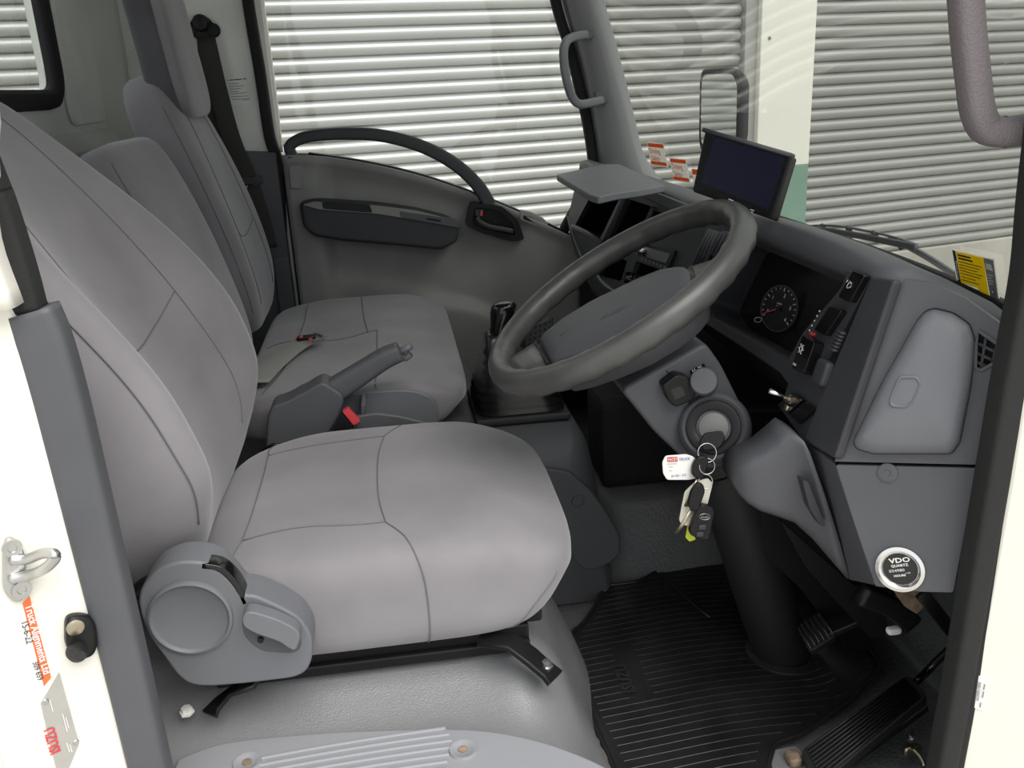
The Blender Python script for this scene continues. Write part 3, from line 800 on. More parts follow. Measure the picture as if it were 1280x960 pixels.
# recliner cover with lever
YC = 0.140
rc = [(178, 732), (196, 712), (222, 702), (252, 702), (276, 712), (294, 732), (303, 744), (318, 744), (350, 758), (376, 773), (390, 795), (391, 822), (384, 840), (368, 848), (310, 855), (262, 859), (238, 857), (222, 846), (205, 822), (186, 797), (175, 768), (172, 748)]
cov = slab('recliner_cover', rnd([PY(a, b, YC) for a, b in rc], 0.010, 3), (0, 0.05, 0), 'plastic_lt', ds, bevel=0.012, smooth=True, segs=4)
c = PY(238, 772, YC)
lathe('pivot_ring', [(0.0475, -0.002), (0.0465, 0.0035), (0.0435, 0.0048), (0.042, 0.002), (0.040, 0.0005), (0.0, 0.0005)], c, (0, -1, 0), 'plastic_lt', cov, n=48)
slab('lever_pocket', rnd([PY(a, b, YC - 0.0005) for a, b in [(301, 766), (330, 762), (372, 782), (380, 806), (370, 818), (325, 815), (303, 795)]], 0.012, 4), (0, 0.006, 0), 'plastic', cov, bevel=0.002)
lv = [(306, 766), (316, 765), (345, 774), (370, 786), (376, 796), (370, 814), (362, 812), (350, 803), (318, 792), (304, 784), (302, 774)]
slab('recline_lever', rnd([PY(a, b, YC - 0.022) for a, b in lv], 0.006, 4), (0, 0.020, 0), 'plastic_lt', cov, bevel=0.006, smooth=True, segs=4)
lathe('lever_screw', [(0.0035, 0.0), (0.0035, 0.003), (0, 0.003)], PY(326, 799, YC - 0.001), (0, -1, 0), 'black', cov, n=10)
sweep('cover_gap_strip', cr([PY(a, b, YC + 0.012) for a, b in [(255, 702), (277, 706), (296, 724), (308, 748)]], 5), rrect(0.004, 0.012, 0.002), 'black_gloss', ds, up=(0, 1, 0))
sweep('hinge_tube', cr([PY(a, b, 0.19) for a, b in [(160, 765), (166, 745), (182, 728), (210, 716), (240, 706)]], 5), circ(0.007, 8), 'black', ds, up=(0, 1, 0))
# slide rail and feet
for yy in (0.235, 0.60):
    rl = thing_part = box('slide_rail', (-0.07, yy, 0.266), (0.200, 0.014, 0.012), 'black', ds, bevel=0.003)
    box('lower_rail', (-0.07, yy - 0.004, 0.251), (0.200, 0.019, 0.008), 'black', ds, bevel=0.003)
ft = sweep('front_foot', [PZ(a, b, z) for a, b, z in [(600, 797, 0.278), (640, 803, 0.275), (665, 822, 0.262), (683, 838, 0.243), (694, 848, 0.236)]], rrect(0.016, 0.004, 0.003), 'black', ds)
lathe('foot_bolt', [(0.009, 0), (0.009, 0.003), (0.0065, 0.0035), (0.0065, 0.008), (0, 0.009)], PZ(683, 836, 0.243) + V((0, 0, 0.003)), (0.1, -0.1, 1), 'metal', ds, n=6)
sweep('rear_foot', [PZ(a, b, z) for a, b, z in [(322, 852, 0.285), (292, 862, 0.27), (272, 880, 0.25), (262, 893, 0.245)]], rrect(0.012, 0.003, 0.002), 'black', ds)
lathe('foot_bolt', [(0.009, 0), (0.009, 0.003), (0.0065, 0.0035), (0.0065, 0.008), (0, 0.009)], PZ(234, 891, 0.236), (0, -0.1, 1), 'paper', ds, n=6)
box('seat_pan', (-0.05, 0.42, 0.285), (0.20, 0.19, 0.012), 'black', ds, bevel=0.004)
ys_ = []

# ---- passenger side double cushion
pc = thing('passenger_bench_seat', (-0.1, 1.2, 0.245), 'grey velour double passenger seat with low centre backrest, far from the open door', 'seat')
pcu, PS, PD = make_cushion(pc, 'seat_cushion', -0.325, 0.118, 0.80, 1.615, 0.43, 0.335, k=9, droop=0.020, n=(30, 40, 8), sidebol=0.006)
seam(pcu, dens(PS, [(-0.95, 0.0), (-0.5, 0.0), (0.22, 0.03)]))
seam(pcu, dens(PS, [(0.22, -0.97), (0.22, -0.5), (0.22, 0.03)]))
seam(pcu, dens(PS, [(0.12, 0.03), (0.06, 0.5), (0.03, 0.95)]))
seam(pcu, dens(PS, [(-0.78, -0.92), (-0.62, -0.5), (-0.60, 0.0)]))
seam(pcu, dens(PS, [(-0.58, 0.05), (-0.58, 0.5), (-0.62, 0.92)]))
seam(pcu, dens(PD, [(0.22, 0.97), (0.22, 0.3), (0.22, -0.8)]))
box('seat_base', (-0.11, 1.32, 0.29), (0.20, 0.25, 0.044), 'plastic_dk', pc, bevel=0.01)

# ---- centre backrest
cbk, XS, XN, u2, f2 = make_back(pc, 'centre_backrest', (-0.338, 0, 0.425), 20.0, 0.475, 0.985, 0.192, 0.040, 0.0, k=7, taper=0.02, n=(12, 26, 26), crown=0.008)
cbk['label'] = 'low grey velour centre backrest'
seam(cbk, dens(lambda a, c: XN(a, c, -1), [(0.72, -0.92), (0.72, 0.0), (0.72, 0.92)]), r=0.0008)
box('back_shell', V((-0.375, 0.985, 0.43)) + u2 * 0.20, (0.012, 0.165, 0.17), 'black', pc, axes=(f2, V((0, 1, 0)), u2), bevel=0.008)

# ---- passenger backrest with tall head part
pbk, QS, QN, u3, f3 = make_back(pc, 'passenger_backrest', (-0.350, 0, 0.42), 16.5, 0.60, 1.41, 0.214, 0.056, 0.035, k=4.5, taper=0.16, n=(12, 30, 34))
for s_ in (-1, 1):
    seam(pbk, dens(lambda b, c: QS(s_ * b, c), [(0.66, -0.9), (0.62, -0.5), (0.58, -0.2), (0.56, 0.1), (0.52, 0.5), (0.46, 0.9)]))
    seam(pbk, dens(lambda a, c: QN(a, c, s_), [(0.66, -0.92), (0.62, -0.3), (0.62, 0.3), (0.6, 0.8)]), r=0.0008)
seam(pbk, dens(QS, [(-0.57, -0.24), (-0.3, -0.29), (0, -0.31), (0.3, -0.29), (0.57, -0.24)]))
hd = V((-0.350, 1.41, 0.42)) + u3 * 0.66 + V((0.062, 0, 0))
hu = V((-math.sin(math.radians(7)), 0, math.cos(math.radians(7)))); hf = V((hu.z, 0, -hu.x))
rbox('headrest', lambda a, b, c: hd + hu * (0.02 + c * 0.175) + hf * (a * 0.034 + 0.012) + V((0, b * (0.135 - 0.012 * c), 0)), 6, 'fabric_dark', pbk, n=(10, 16, 20))
rbox('headrest_pad', lambda a, b, c: hd + hu * (0.02 + c * 0.172) + hf * (a * 0.020 + 0.046) + V((0, b * (0.130 - 0.012 * c), 0)), 5, 'fabric', pbk, n=(10, 16, 20))

# ================================================================== HANDBRAKE, CONSOLE, GEAR LEVER
hbk = thing('handbrake', (-0.18, 0.74, 0.3), 'grey handbrake lever in its boot between the seats', 'handbrake')
HO = [(332, 562), (334, 522), (340, 508), (356, 503), (366, 498), (372, 494), (380, 491), (396, 481), (404, 478), (428, 493), (430, 503), (424, 520), (410, 545), (398, 562)]
slab('lever_boot', rnd([PY(a, b, 0.705) for a, b in HO], 0.008, 4), (0, 0.06, 0), 'plastic', hbk, bevel=0.012, smooth=True, segs=4)
hpth = cr([PY(a, b, 0.735) for a, b in [(408, 494), (430, 480), (455, 464), (480, 448), (500, 439)]], 5)
sweep('lever_grip', hpth, lambda t: rrect(0.016 + 0.006 * (1 - t), 0.019, 0.011), 'plastic', hbk, up=(0, 1, 0))
hpt = [PY(499, 440, 0.735), PY(508, 435.5, 0.735), PY(514, 432, 0.735)]
tube('release_button', hpt, 0.0065, 'plastic_lt', hbk, n=12)
sweep('grip_end_lip', [PY(497, 444, 0.735), PY(508, 447, 0.735), PY(513, 442, 0.735)], rrect(0.005, 0.010, 0.003), 'plastic', hbk, up=(0, 1, 0))

cs = thing('console_tray', (0.0, 0.76, 0.33), 'grey plastic storage tray beside the passenger cushion', 'tray')
TO = [(424, 520), (428, 494), (452, 490), (500, 487), (522, 489), (540, 496), (547, 508), (549, 545), (424, 560)]
slab('tray_side', rnd([PY(a, b, 0.778) for a, b in TO], 0.008, 4), (0, 0.010, 0), 'plastic_lt', cs, bevel=0.004, smooth=True)
slab('tray_front_side', rnd([PY(a, b, 0.690) for a, b in [(440, 521), (470, 516), (500, 520), (540, 530), (556, 545), (556, 566), (440, 566)]], 0.008, 4), (0, 0.008, 0), 'plastic', cs, bevel=0.004, smooth=True)
box('tray_floor', (-0.02, 0.738, 0.345), (0.10, 0.036, 0.006), 'plastic_dk', cs, bevel=0.002)
slab('tray_divider', [PY(a, b, 0.79) for a, b in [(452, 490), (458, 490), (458, 520), (452, 520)]], (0, -0.07, 0), 'plastic', cs, bevel=0.002)

bu = thing('seatbelt_buckle', PY(425, 545, 0.672), 'black seatbelt buckle with red button beside the handbrake', 'buckle')
bd = (PY(440, 519, 0.672) - PY(410, 556, 0.672)).normalized(); bs_ = bd.cross(V((0, 1, 0))).normalized()
slab('buckle_body', rnd([PY(a, b, 0.664) for a, b in [(403, 560), (427, 516), (441, 532), (426, 564)]], 0.003, 3), (0, 0.016, 0), 'black', bu, bevel=0.003, smooth=True)
slab('release_button', rnd([PY(a, b, 0.663) for a, b in [(428, 515), (435, 511), (450, 527), (442, 532)]], 0.001, 2), (0, 0.014, 0), 'red', bu, bevel=0.001)
b3 = thing('seatbelt_cable', PY(345, 560, 0.665), 'black looped cable stalk by the driver backrest', 'cable')
tube('cable', cr([PY(a, b, 0.672) for a, b in [(328, 572), (331, 562), (342, 556), (352, 557), (357, 563)]], 4), 0.003, 'black_gloss', b3)

gl_ = thing('gear_lever', PY(640, 500, 0.9), 'black gear lever with ribbed rubber boot on the tunnel', 'gear lever')
GC = V((0.215, 0.90, 0.332))
box('boot_flange', GC + V((0, 0, 0.006)), (0.092, 0.098, 0.008), 'rubber', gl_, bevel=0.006, segs=3)
rings = []
lev = [(0.0, 0.086), (0.006, 0.088), (0.014, 0.080), (0.020, 0.086), (0.028, 0.076), (0.034, 0.082), (0.042, 0.070), (0.049, 0.076), (0.057, 0.062), (0.064, 0.068), (0.072, 0.055), (0.080, 0.060), (0.088, 0.048), (0.097, 0.052), (0.106, 0.042), (0.118, 0.044), (0.128, 0.034), (0.142, 0.030), (0.150, 0.020)]
for h, r in lev:
    sh = V((-0.030, -0.012, 0)) * (h / 0.15) ** 1.3
    rings.append([GC + V((0, 0, 0.012 + h)) + sh + V((a, b, 0)) for a, b in rrect(r, r * 1.02, r * 0.5, 5)])
loft('boot', rings, 'boot', gl_)
kb = PY(620, 425, 0.88); kt = PY(627, 378, 0.88)
tube('shaft', [GC + V((-0.03, -0.012, 0.12)), kb], 0.009, 'black', gl_)
kd = (kt - kb).normalized()
kr = []
for t, rx, ry in [(0, 0.012, 0.012), (0.05, 0.015, 0.015), (0.25, 0.017, 0.017), (0.5, 0.020, 0.019), (0.75, 0.024, 0.021), (0.90, 0.024, 0.021), (0.98, 0.019, 0.017), (1.0, 0.008, 0.007)]:
    kr.append([kb + kd * ((kt - kb).length * t) + V((0.006 * t + rx * math.cos(q * PI / 10), ry * math.sin(q * PI / 10), 0)) for q in range(20)])
loft('knob', kr, 'black_gloss', gl_)

# ================================================================== SEAT BELTS
pbelt = thing('passenger_seatbelt', PY(250, 35, 1.78), 'black seat belt hanging from its pillar guide beside the passenger backrest', 'seat belt')
def ribbon(name, pts, w, m, parent, up=(0, 1, 0), t=0.0011, n=5):
    return sweep(name, cr(pts, n), rrect(w, t, t * 0.9, 2), m, parent, up=up)
ribbon('webbing', [PY(257, 46, 1.775), PY(272, 110, 1.765), PY(290, 175, 1.755), (PY(311, 226, 1.750)), PY(326, 270, 1.74), PY(336, 310, 1.73)], 0.0235, 'belt', pbelt)
ribbon('rear_webbing', [PY(258, 48, 1.788), PY(262, 110, 1.788), PY(272, 175, 1.788), PY(288, 240, 1.788)], 0.0235, 'belt', pbelt)
lathe('guide_plate', [(0.030, 0), (0.030, 0.006), (0.026, 0.010), (0, 0.011)], PY(253, 35, 1.797), (0, -1, 0), 'black', pbelt, n=24)
for dx in (-14, 14):
    lathe('guide_lug', [(0.018, 0), (0.018, 0.008), (0.014, 0.012), (0, 0.012)], PY(253 + dx, 38, 1.797), (0, -1, 0), 'black', pbelt, n=18)
lathe('guide_cap', [(0.021, 0), (0.021, 0.018), (0.017, 0.024), (0, 0.026)], PY(252, 29, 1.79), (0, -1, 0), 'black', pbelt, n=24)
rb('tongue', PY(313, 226, 1.745), (0.034, 0.005, 0.010), 'plastic_dk', pbelt, k=6)
tube('tongue_loop', cr([PY(a, b, 1.743) for a, b in [(318, 221), (323, 222), (322, 230), (316, 232)]], 4), 0.0026, 'plastic', pbelt)
tube('tongue_blade', cr([PY(a, b, 1.743) for a, b in [(309, 232), (307, 238), (306, 244)]], 3), 0.0018, 'metal', pbelt)

lap = thing('centre_lap_belt', PZ(360, 450, 0.43), 'grey lap belt strap with red-marked tongue lying on the passenger cushion', 'seat belt')
ribbon('webbing', [PZ(318, 478, 0.435), PZ(340, 456, 0.434), PZ(362, 438, 0.438), PZ(384, 424, 0.444), PZ(397, 419, 0.442)], 0.028, 'belt_grey', lap, up=(0, 0, 1))
rb('tongue', PZ(383, 422, 0.4475), (0.020, 0.013, 0.004), 'black', lap, k=6, n=(6, 6, 6))
for px, py in ((376, 421), (388, 424)):
    rb('red_mark', PZ(px, py, 0.452), (0.004, 0.006, 0.0025), 'red', lap, k=6, n=(4, 4, 4))
tube('tongue_frame', cr([PZ(a, b, 0.449) for a, b in [(384, 420), (393, 417), (403, 420), (402, 424), (390, 426)]], 4), 0.003, 'plastic_lt', lap)

# ================================================================== DASHBOARD
FA = PY(1115, 348, 0.13); FB = PY(1040, 572, 0.13)
FD = (FB - FA).normalized()                       # down the face
FN = V((FA - FB)).cross(V((0, 1, 0))).normalized()
if FN.x > 0: FN = -FN                             # towards the driver
YV = V((0, 1, 0)); XV = V((1, 0, 0))
def PF(px, py, off=0.0): return PP(px, py, FA + FN * off, FN)
def FY(y, t, off=0.0): return V((FA.x, y, FA.z)) + FD * t + FN * off
def pf(pts, off=0.0, r=0.0, n=3):
    q = [PF(a, b, off) for a, b in pts]
    return rnd(q, r, n) if r else q
db = thing('dashboard', (0.6, 0.9, 0.35), 'charcoal and grey plastic dashboard across the cab', 'dashboard')

# top pad from the lip to the windscreen
lip = [(0.0, 0.0), (-0.004, 0.006), (-0.003, 0.013), (0.004, 0.018), (0.016, 0.018), (0.05, 0.012)]
rings = []
ny = 30
for i in range(ny + 1):
    y = 0.125 + (1.785 - 0.125) * i / ny
    x0, z0 = FA.x, FA.z - 0.006
    xw = wsx(y, 0.65) - 0.012
    hood = math.exp(-((y - 0.40) / 0.20) ** 4) * 0.010
    sec = [(x0 + 0.012, z0 - 0.016), (x0 + 0.001, z0 - 0.012), (x0 - 0.003, z0 - 0.004), (x0 - 0.001, z0 + 0.006), (x0 + 0.007, z0 + 0.011 + hood), (x0 + 0.025, z0 + 0.013 + hood),
           (x0 + (xw - x0) * 0.35, z0 + 0.002 + hood * 0.5), (x0 + (xw - x0) * 0.7, z0 - 0.030), (xw, 0.648), (xw, 0.63), (x0 + 0.03, z0 - 0.035)]
    rings.append([V((a, y, b)) for a, b in sec])
loft('top_pad', rings, 'plastic', db)

# instrument binnacle face with the cluster opening
clh = [(884, 393), (872, 372), (905, 296), (938, 287), (1000, 306), (1052, 331), (1059, 343), (1048, 366), (1000, 446), (988, 452)]
bf = [FY(0.135, 0.0), FY(0.72, 0.0), FY(0.72, 0.155), FY(0.60, 0.175)] + [PF(a, b) for a, b in [(882, 404), (940, 442), (975, 466), (985, 480), (975, 510), (1003, 550)]] + [FY(0.135, 0.216)]
hole = pf(clh, 0, 0.012)
slab('binnacle_face', bf, -FN * 0.012, 'plastic_dk', db, holes=[hole], bevel=0.004, segs=2)
# deep walls of the binnacle and the cluster plate
hb_ = [p - FN * 0.085 + FD * 0.012 for p in hole]
loft('binnacle_well', [hole, [p.lerp(q, 0.5) for p, q in zip(hole, hb_)], hb_], 'plastic_dk', db, cap=False, auto=40)
cl = slab('instrument_cluster', [p - FN * 0.080 + FD * 0.012 for p in hole], -FN * 0.01, 'cluster', db)
CP = -0.079
def CL(px, py, d=0.0): return PP(px, py, FA + FN * (CP + d) + FD * 0.012, FN)
# dial: tachometer ring, ticks, needle, figures
DN = (FN + V((0, -0.42, 0))).normalized()
dc = CL(986, 388) + FN * 0.016; RD = 0.034
uy = -FD; ux = uy.cross(DN).normalized()
lathe('dial_ring', [(RD + 0.0022, 0), (RD + 0.002, 0.0014), (RD, 0.0014), (RD, 0)], dc, DN, 'plastic_dk', cl, n=48, cap=False)
def dial(ang, r): return dc + ux * math.cos(ang) * r + uy * math.sin(ang) * r
for i in range(17):
    a = math.radians(215 - i * 15.6)
    d0, d1 = dial(a, RD * (0.80 if i % 4 == 0 else 0.87)), dial(a, RD * 0.95)
    sweep('dial_tick', [d0 + DN * 0.001, d1 + DN * 0.001], [(-0.0006, -0.0002), (0.0006, -0.0002), (0.0006, 0.0003), (-0.0006, 0.0003)], 'white_print', cl, up=DN)
for s_, a in (('0', 205), ('1', 143), ('2', 80), ('3', 18), ('4', -35)):
    text('dial_figure', s_, 0.008, dial(math.radians(a), RD * 0.64) - ux * 0.002 - uy * 0.003, ux, uy, 'white_print', cl, lift=0.001)
text('dial_caption', 'x1000\nr/min', 0.004, dc - ux * 0.007 + uy * 0.006, ux, uy, 'white_print', cl, lift=0.001)
sweep('dial_needle', [dc + DN * 0.003, dial(math.radians(212), RD * 0.9) + DN * 0.003], [(-0.0012, 0), (0.0012, 0), (0.0006, 0.001), (-0.0006, 0.001)], 'red', cl, up=DN)
lathe('needle_boss', [(0.004, 0), (0.004, 0.004), (0, 0.0045)], dc, DN, 'black', cl, n=16)
lathe('dial_face', [(RD, -0.001), (RD, 0.0), (0, 0.0002)], dc, DN, 'cluster', cl, n=40)
sweep('red_mark', [CL(951, 388, 0.001), CL(959, 383, 0.001)], [(-0.0014, 0), (0.0014, 0), (0.0014, 0.0006), (-0.0014, 0.0006)], 'red', cl, up=FN)
tube('fuel_symbol', cr([CL(a, b, 0.0012) for a, b in [(945, 397), (943, 401), (948, 403), (952, 400), (950, 397)]], 3, True), 0.0007, 'white_print', cl, closed=True, n=6)

# switches on the face beside the cluster
def rocker(name, pts, m='black_gloss', h=0.010, off=0.0, label=None, bev=0.003):
    o = slab(name, pf(pts, off + h, 0.004), -FN * (h + 0.004), m, db, bevel=bev, smooth=True, segs=3)
    if label: o['label'] = label
    return o
slab('switch_panel', pf([(1066, 336), (1098, 350), (1046, 466), (1020, 474), (988, 466), (985, 450), (1003, 416), (1046, 366)], 0.0015, 0.006), -FN * 0.006, 'plastic_dk', db, bevel=0.002)
r1 = rocker('rocker_switch', [(1066, 338), (1081, 344), (1062, 378), (1047, 371)], label='black rocker switch with horn symbol at the top')
r2 = rocker('rocker_switch', [(1037, 382), (1052, 388), (1031, 420), (1017, 412)], label='blank black rocker switch')
r3 = rocker('rocker_switch', [(1003, 418), (1018, 428), (1004, 468), (989, 460)], h=0.016, label='black rocker switch with lamp symbol')
tube('horn_symbol', cr([PF(a, b, 0.0112) for a, b in [(1059, 357), (1063, 352), (1064, 358), (1059, 360)]], 2, True), 0.0005, 'white_print', r1, closed=True, n=5)
tube('horn_symbol', [PF(a, b, 0.0112) for a, b in [(1058, 353), (1060, 350)]], 0.0005, 'white_print', r1, n=5)
lc = PF(1001, 436, 0.0168)
tube('lamp_symbol', [lc + (YV * math.cos(q) + FD * math.sin(q)) * 0.0036 for q in [k * PI / 5 for k in range(10)]], 0.0005, 'white_print', r3, closed=True, n=5)
for q in range(6):
    e = YV * math.cos(q * PI / 3) + FD * math.sin(q * PI / 3)
    tube('lamp_symbol_ray', [lc + e * 0.0048, lc + e * 0.0068], 0.0005, 'white_print', r3, n=5)
text('switch_print', 'PASS', 0.0042, PF(991, 455.5, 0.0165), -YV, -FD, 'white_print', r3)
for k in range(5):
    lathe('indicator_dot', [(0.0012, 0), (0.0010, 0.0008), (0, 0.001)], PF(1012 + k * 3.2, 413 - k * 6.0, 0.0017), FN, 'white_print', db, n=8)
rocker('red_indicator', [(1012, 414), (1019, 417), (1017, 421), (1011, 418)], m='red', h=0.003, bev=0.0006)
slab('slider_slot', pf([(1088, 350), (1096, 354), (1042, 460), (1034, 455)], 0.002, 0.002), -FN * 0.003, 'black', db)
sl0, sl1 = PF(1054, 416, 0.002), PF(1044, 437, 0.002)
for k in range(6):
    c_ = sl0.lerp(sl1, k / 5)
    rb('thumbwheel_rib', c_, (0.0022, 0.0065, 0.006), 'plastic_dk', db, k=4, axes=(FD, YV, FN), n=(4, 4, 4))
rb('coin_ledge', PF(1030, 466, 0.004), (0.016, 0.014, 0.008), 'plastic_dk', db, k=5, axes=(FD, YV, FN))
tg = slab('toggle_panel', pf([(989, 490), (1018, 511), (999, 530), (972, 506)], 0.003, 0.003), -FN * 0.008, 'black', db, bevel=0.002)
for pts in ([(991, 491), (1003, 500), (984, 517), (973, 507)], [(1005, 502), (1017, 511), (999, 528), (987, 518)]):
    slab('switch_blank', pf(pts, 0.0075, 0.003), -FN * 0.007, 'black_gloss', tg, bevel=0.002, smooth=True)
tb = PF(990, 500, 0.0075)
lathe('toggle_collar', [(0.0065, 0), (0.0065, 0.003), (0.0045, 0.004), (0.004, 0.008), (0, 0.008)], tb, FN, 'brass', tg, n=16)
ttip = tb + FN * 0.030 + V((0, 0.005, 0.006))
tube('toggle_lever', [tb + FN * 0.004, tb.lerp(ttip, 0.6), ttip], 0.003, 'chrome', tg, scale=[0.7, 0.9, 1.2], n=12)
rb('toggle_light', PF(984, 510, 0.009), (0.004, 0.004, 0.003), 'brass', tg, k=5, axes=(FD, YV, FN), n=(4, 4, 4))

# outer end panel, turned towards the door opening
E1 = PY(1120, 348, 0.13); E2 = PY(1043, 576, 0.13); E3 = PY(1222, 580, 0.04)
EN = (E3 - E2).cross(E1 - E2).normalized()
if EN.y > 0: EN = -EN
def PE(px, py, off=0.0): return PP(px, py, E2 + EN * off, EN)
def pe(pts, off=0.0, r=0.0, n=4):
    q = [PE(a, b, off) for a, b in pts]
    return rnd(q, r, n) if r else q
venth = [(1224, 414), (1259, 438), (1256, 447), (1226, 463), (1219, 459), (1220, 430)]
upo = [(1121, 347), (1160, 353), (1205, 372), (1250, 404), (1268, 420), (1252, 470), (1225, 581), (1043, 577)]
slab('end_panel', pe(upo), -EN * 0.02, 'plastic', db, holes=[pe(venth, 0, 0.004)], bevel=0.004, segs=3)
# soft ridge between the binnacle and the end panel
rp = cr([PF(1116, 345, 0.0), PF(1098, 400, 0.004), PF(1071, 480, 0.004), PF(1041, 574, 0.0)], 5)
fr_ = [PF(a, b, 0.004) for a, b in [(1088, 346), (1118, 349), (1043, 574), (1003, 549)]]
slab('side_band', rnd(fr_, 0.006, 4), -FN * 0.012, 'plastic_dk', db, bevel=0.005, segs=3)
lid_o = [(1168, 386), (1192, 392), (1212, 406), (1218, 424), (1217, 450), (1213, 485), (1200, 552), (1190, 566), (1092, 566), (1072, 560), (1067, 552), (1072, 541), (1103, 478), (1146, 402), (1156, 390)]
lo = rnd(pe(lid_o), 0.004, 3)
lcen = sum(lo, V((0, 0, 0))) / len(lo)
def lidring(s, h): return [lcen + (p - lcen) * s + EN * h for p in lo]
ld = loft('storage_lid', [lidring(1.0, 0.0), lidring(1.0, 0.004), lidring(0.985, 0.009), lidring(0.95, 0.014), lidring(0.80, 0.020), lidring(0.5, 0.023), lidring(0.02, 0.024)], 'plastic_lt', db)
fo = rnd(pe([(1124, 470), (1146, 470), (1152, 478), (1141, 504), (1132, 510), (1113, 508), (1112, 500)], 0.0235), 0.004, 4)
fc = sum(fo, V((0, 0, 0))) / len(fo)
loft('finger_recess', [[fc + (p - fc) * s + EN * h for p in fo] for s, h in ((1.05, -0.004), (1.02, 0.001), (0.94, 0.0018), (0.86, 0.0008), (0.80, -0.002), (0.1, -0.003))], 'plastic_lt', ld)
slab('lid_shadow_gap', [lcen + (p - lcen) * 1.02 + EN * 0.0006 for p in lo], -EN * 0.002, 'black', db)
# demister vent with its grille
slab('vent_well', pe([(1215, 408), (1266, 436), (1260, 452), (1226, 470), (1212, 464)], -0.018), -EN * 0.004, 'black', db)
for a, b in (((1221, 428), (1257, 446)), ((1221, 441), (1246, 452)), ((1221, 452), (1234, 458)), ((1233, 419), (1226, 463)), ((1247, 429), (1240, 456))):
    sweep('vent_bar', [PE(*a, -0.002), PE(*b, -0.002)], rrect(0.0016, 0.004, 0.001, 2), 'plastic_dk', db, up=EN)
sweep('vent_frame', [PE(a, b, 0.001) for a, b in venth], rrect(0.002, 0.002, 0.001, 2), 'plastic', db, up=EN, closed=True)
# lower end panel
lpo = [(1044, 581), (1222, 585), (1192, 741), (1150, 740), (1094, 733), (1088, 715), (1066, 650)]
slab('lower_end_panel', pe(lpo, 0.0, 0.003), -EN * 0.02, 'plastic', db, bevel=0.003)
c = PE(1109.5, 591, 0.0)
lathe('panel_clip', [(0.0115, 0), (0.011, 0.0016), (0.009, 0.0022), (0.004, 0.0018), (0.0035, 0.0012), (0, 0.001)], c, EN, 'plastic', db, n=24)
S1 = [PE(1044, 580, -0.001), PE(1094, 733, -0.001)]; S0 = [PF(1004, 551, -0.01), PY(1062, 726, 0.17)]
slab('corner_strip', [S0[0], S1[0], S1[1], S0[1]], V((0.01, 0.02, 0)), 'plastic', db, bevel=0.003)
# knee bolster below the binnacle
ksec = [((1008, 554), (1063, 728), 0.168), ((1000, 548), (1044, 706), 0.176), ((988, 541), (1018, 676), 0.186), ((974, 553), (996, 656), 0.194), ((958, 566), (974, 648), 0.200), ((942, 574), (952, 641), 0.206), ((930, 580), (936, 631), 0.213), ((922, 586), (925, 619), 0.221), ((918, 594), (918, 606), 0.229)]
rings = []
for tpx, bpx, Yk in ksec:
    T = PY(*tpx, Yk); B = PY(*bpx, Yk); hgt = (T - B).length
    r_ = [T + V((0.004, 0.055, 0.0)), T + V((0, 0.006, 0))]
    for t in (0.06, 0.15, 0.28, 0.42, 0.56, 0.70, 0.83, 0.93):
        r_.append(T.lerp(B, t) + V((0, -0.16 * hgt * t * (1 - t), 0)))
    r_ += [B + V((0, 0.006, 0)), B + V((0.004, 0.055, 0))]
    rings.append(r_)
kb_ = loft('knee_bolster', rings, 'plastic', db)
slab('knee_groove', rnd([PY(a, b, 0.158) for a, b in [(1003, 600), (1010, 602), (1032, 658), (1026, 658), (1012, 635)]], 0.003, 3), (0, 0.016, 0), 'plastic_dk', kb_)
# underside behind the binnacle, dark
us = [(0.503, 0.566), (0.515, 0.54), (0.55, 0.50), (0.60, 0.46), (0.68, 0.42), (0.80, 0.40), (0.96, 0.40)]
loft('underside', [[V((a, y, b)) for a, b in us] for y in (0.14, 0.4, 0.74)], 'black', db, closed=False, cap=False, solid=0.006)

# centre and passenger side face with the open cubbies
c1 = [(719, 281), (743, 236), (779, 239), (749, 300)]
c2 = [(760, 299), (784, 248), (814, 258), (792, 304)]
c3 = [(800, 286), (813, 262), (850, 272), (844, 292)]
c4 = [(797, 320), (803, 303), (844, 313), (835, 336)]
c5 = [(786, 352), (795, 326), (832, 340), (824, 366)]
c6 = [(748, 345), (758, 318), (784, 326), (776, 352)]
pfc = [FY(0.72, 0.0), FY(1.782, 0.0), FY(1.782, 0.150), FY(1.70, 0.20), FY(1.4, 0.235), FY(0.72, 0.235)]
slab('centre_face', pfc, -FN * 0.012, 'plastic_dk', db, holes=[pf(q, 0, 0.006) for q in (c1, c2, c3, c4, c5, c6)], bevel=0.003)
for q, nm in ((c1, 'end_cubby'), (c2, 'cubby'), (c3, 'cubby'), (c5, 'cubby'), (c6, 'cubby')):
    r0 = pf(q, -0.004, 0.006); r1 = [p - FN * 0.11 for p in r0]
    loft(nm, [r0, r1, [sum(r1, V((0, 0, 0))) / len(r1) + (p - sum(r1, V((0, 0, 0))) / len(r1)) * 0.02 for p in r1]], 'black', db, cap=False, auto=40)
sweep('cubby_edge', [PF(783, 241, 0.003), PF(770, 268, 0.003), PF(754, 302, 0.003)], rrect(0.004, 0.005, 0.003), 'plastic_lt', db, up=FN)
sweep('cubby_edge', [PF(817, 259, 0.003), PF(808, 278, 0.003), PF(796, 304, 0.003)], rrect(0.0025, 0.004, 0.002), 'plastic', db, up=FN)
sweep('cubby_edge', [PF(716, 283, 0.003), PF(733, 291, 0.003), PF(751, 303, 0.003)], rrect(0.006, 0.006, 0.003), 'plastic', db, up=FN)
# upper rail of the centre section
ru = cr([FY(y, 0.012, 0.004) for y in (0.75, 0.9, 1.05, 1.2, 1.28)], 4)
sweep('upper_rail', ru, rrect(0.010, 0.006, 0.004), 'plastic', db, up=FN)
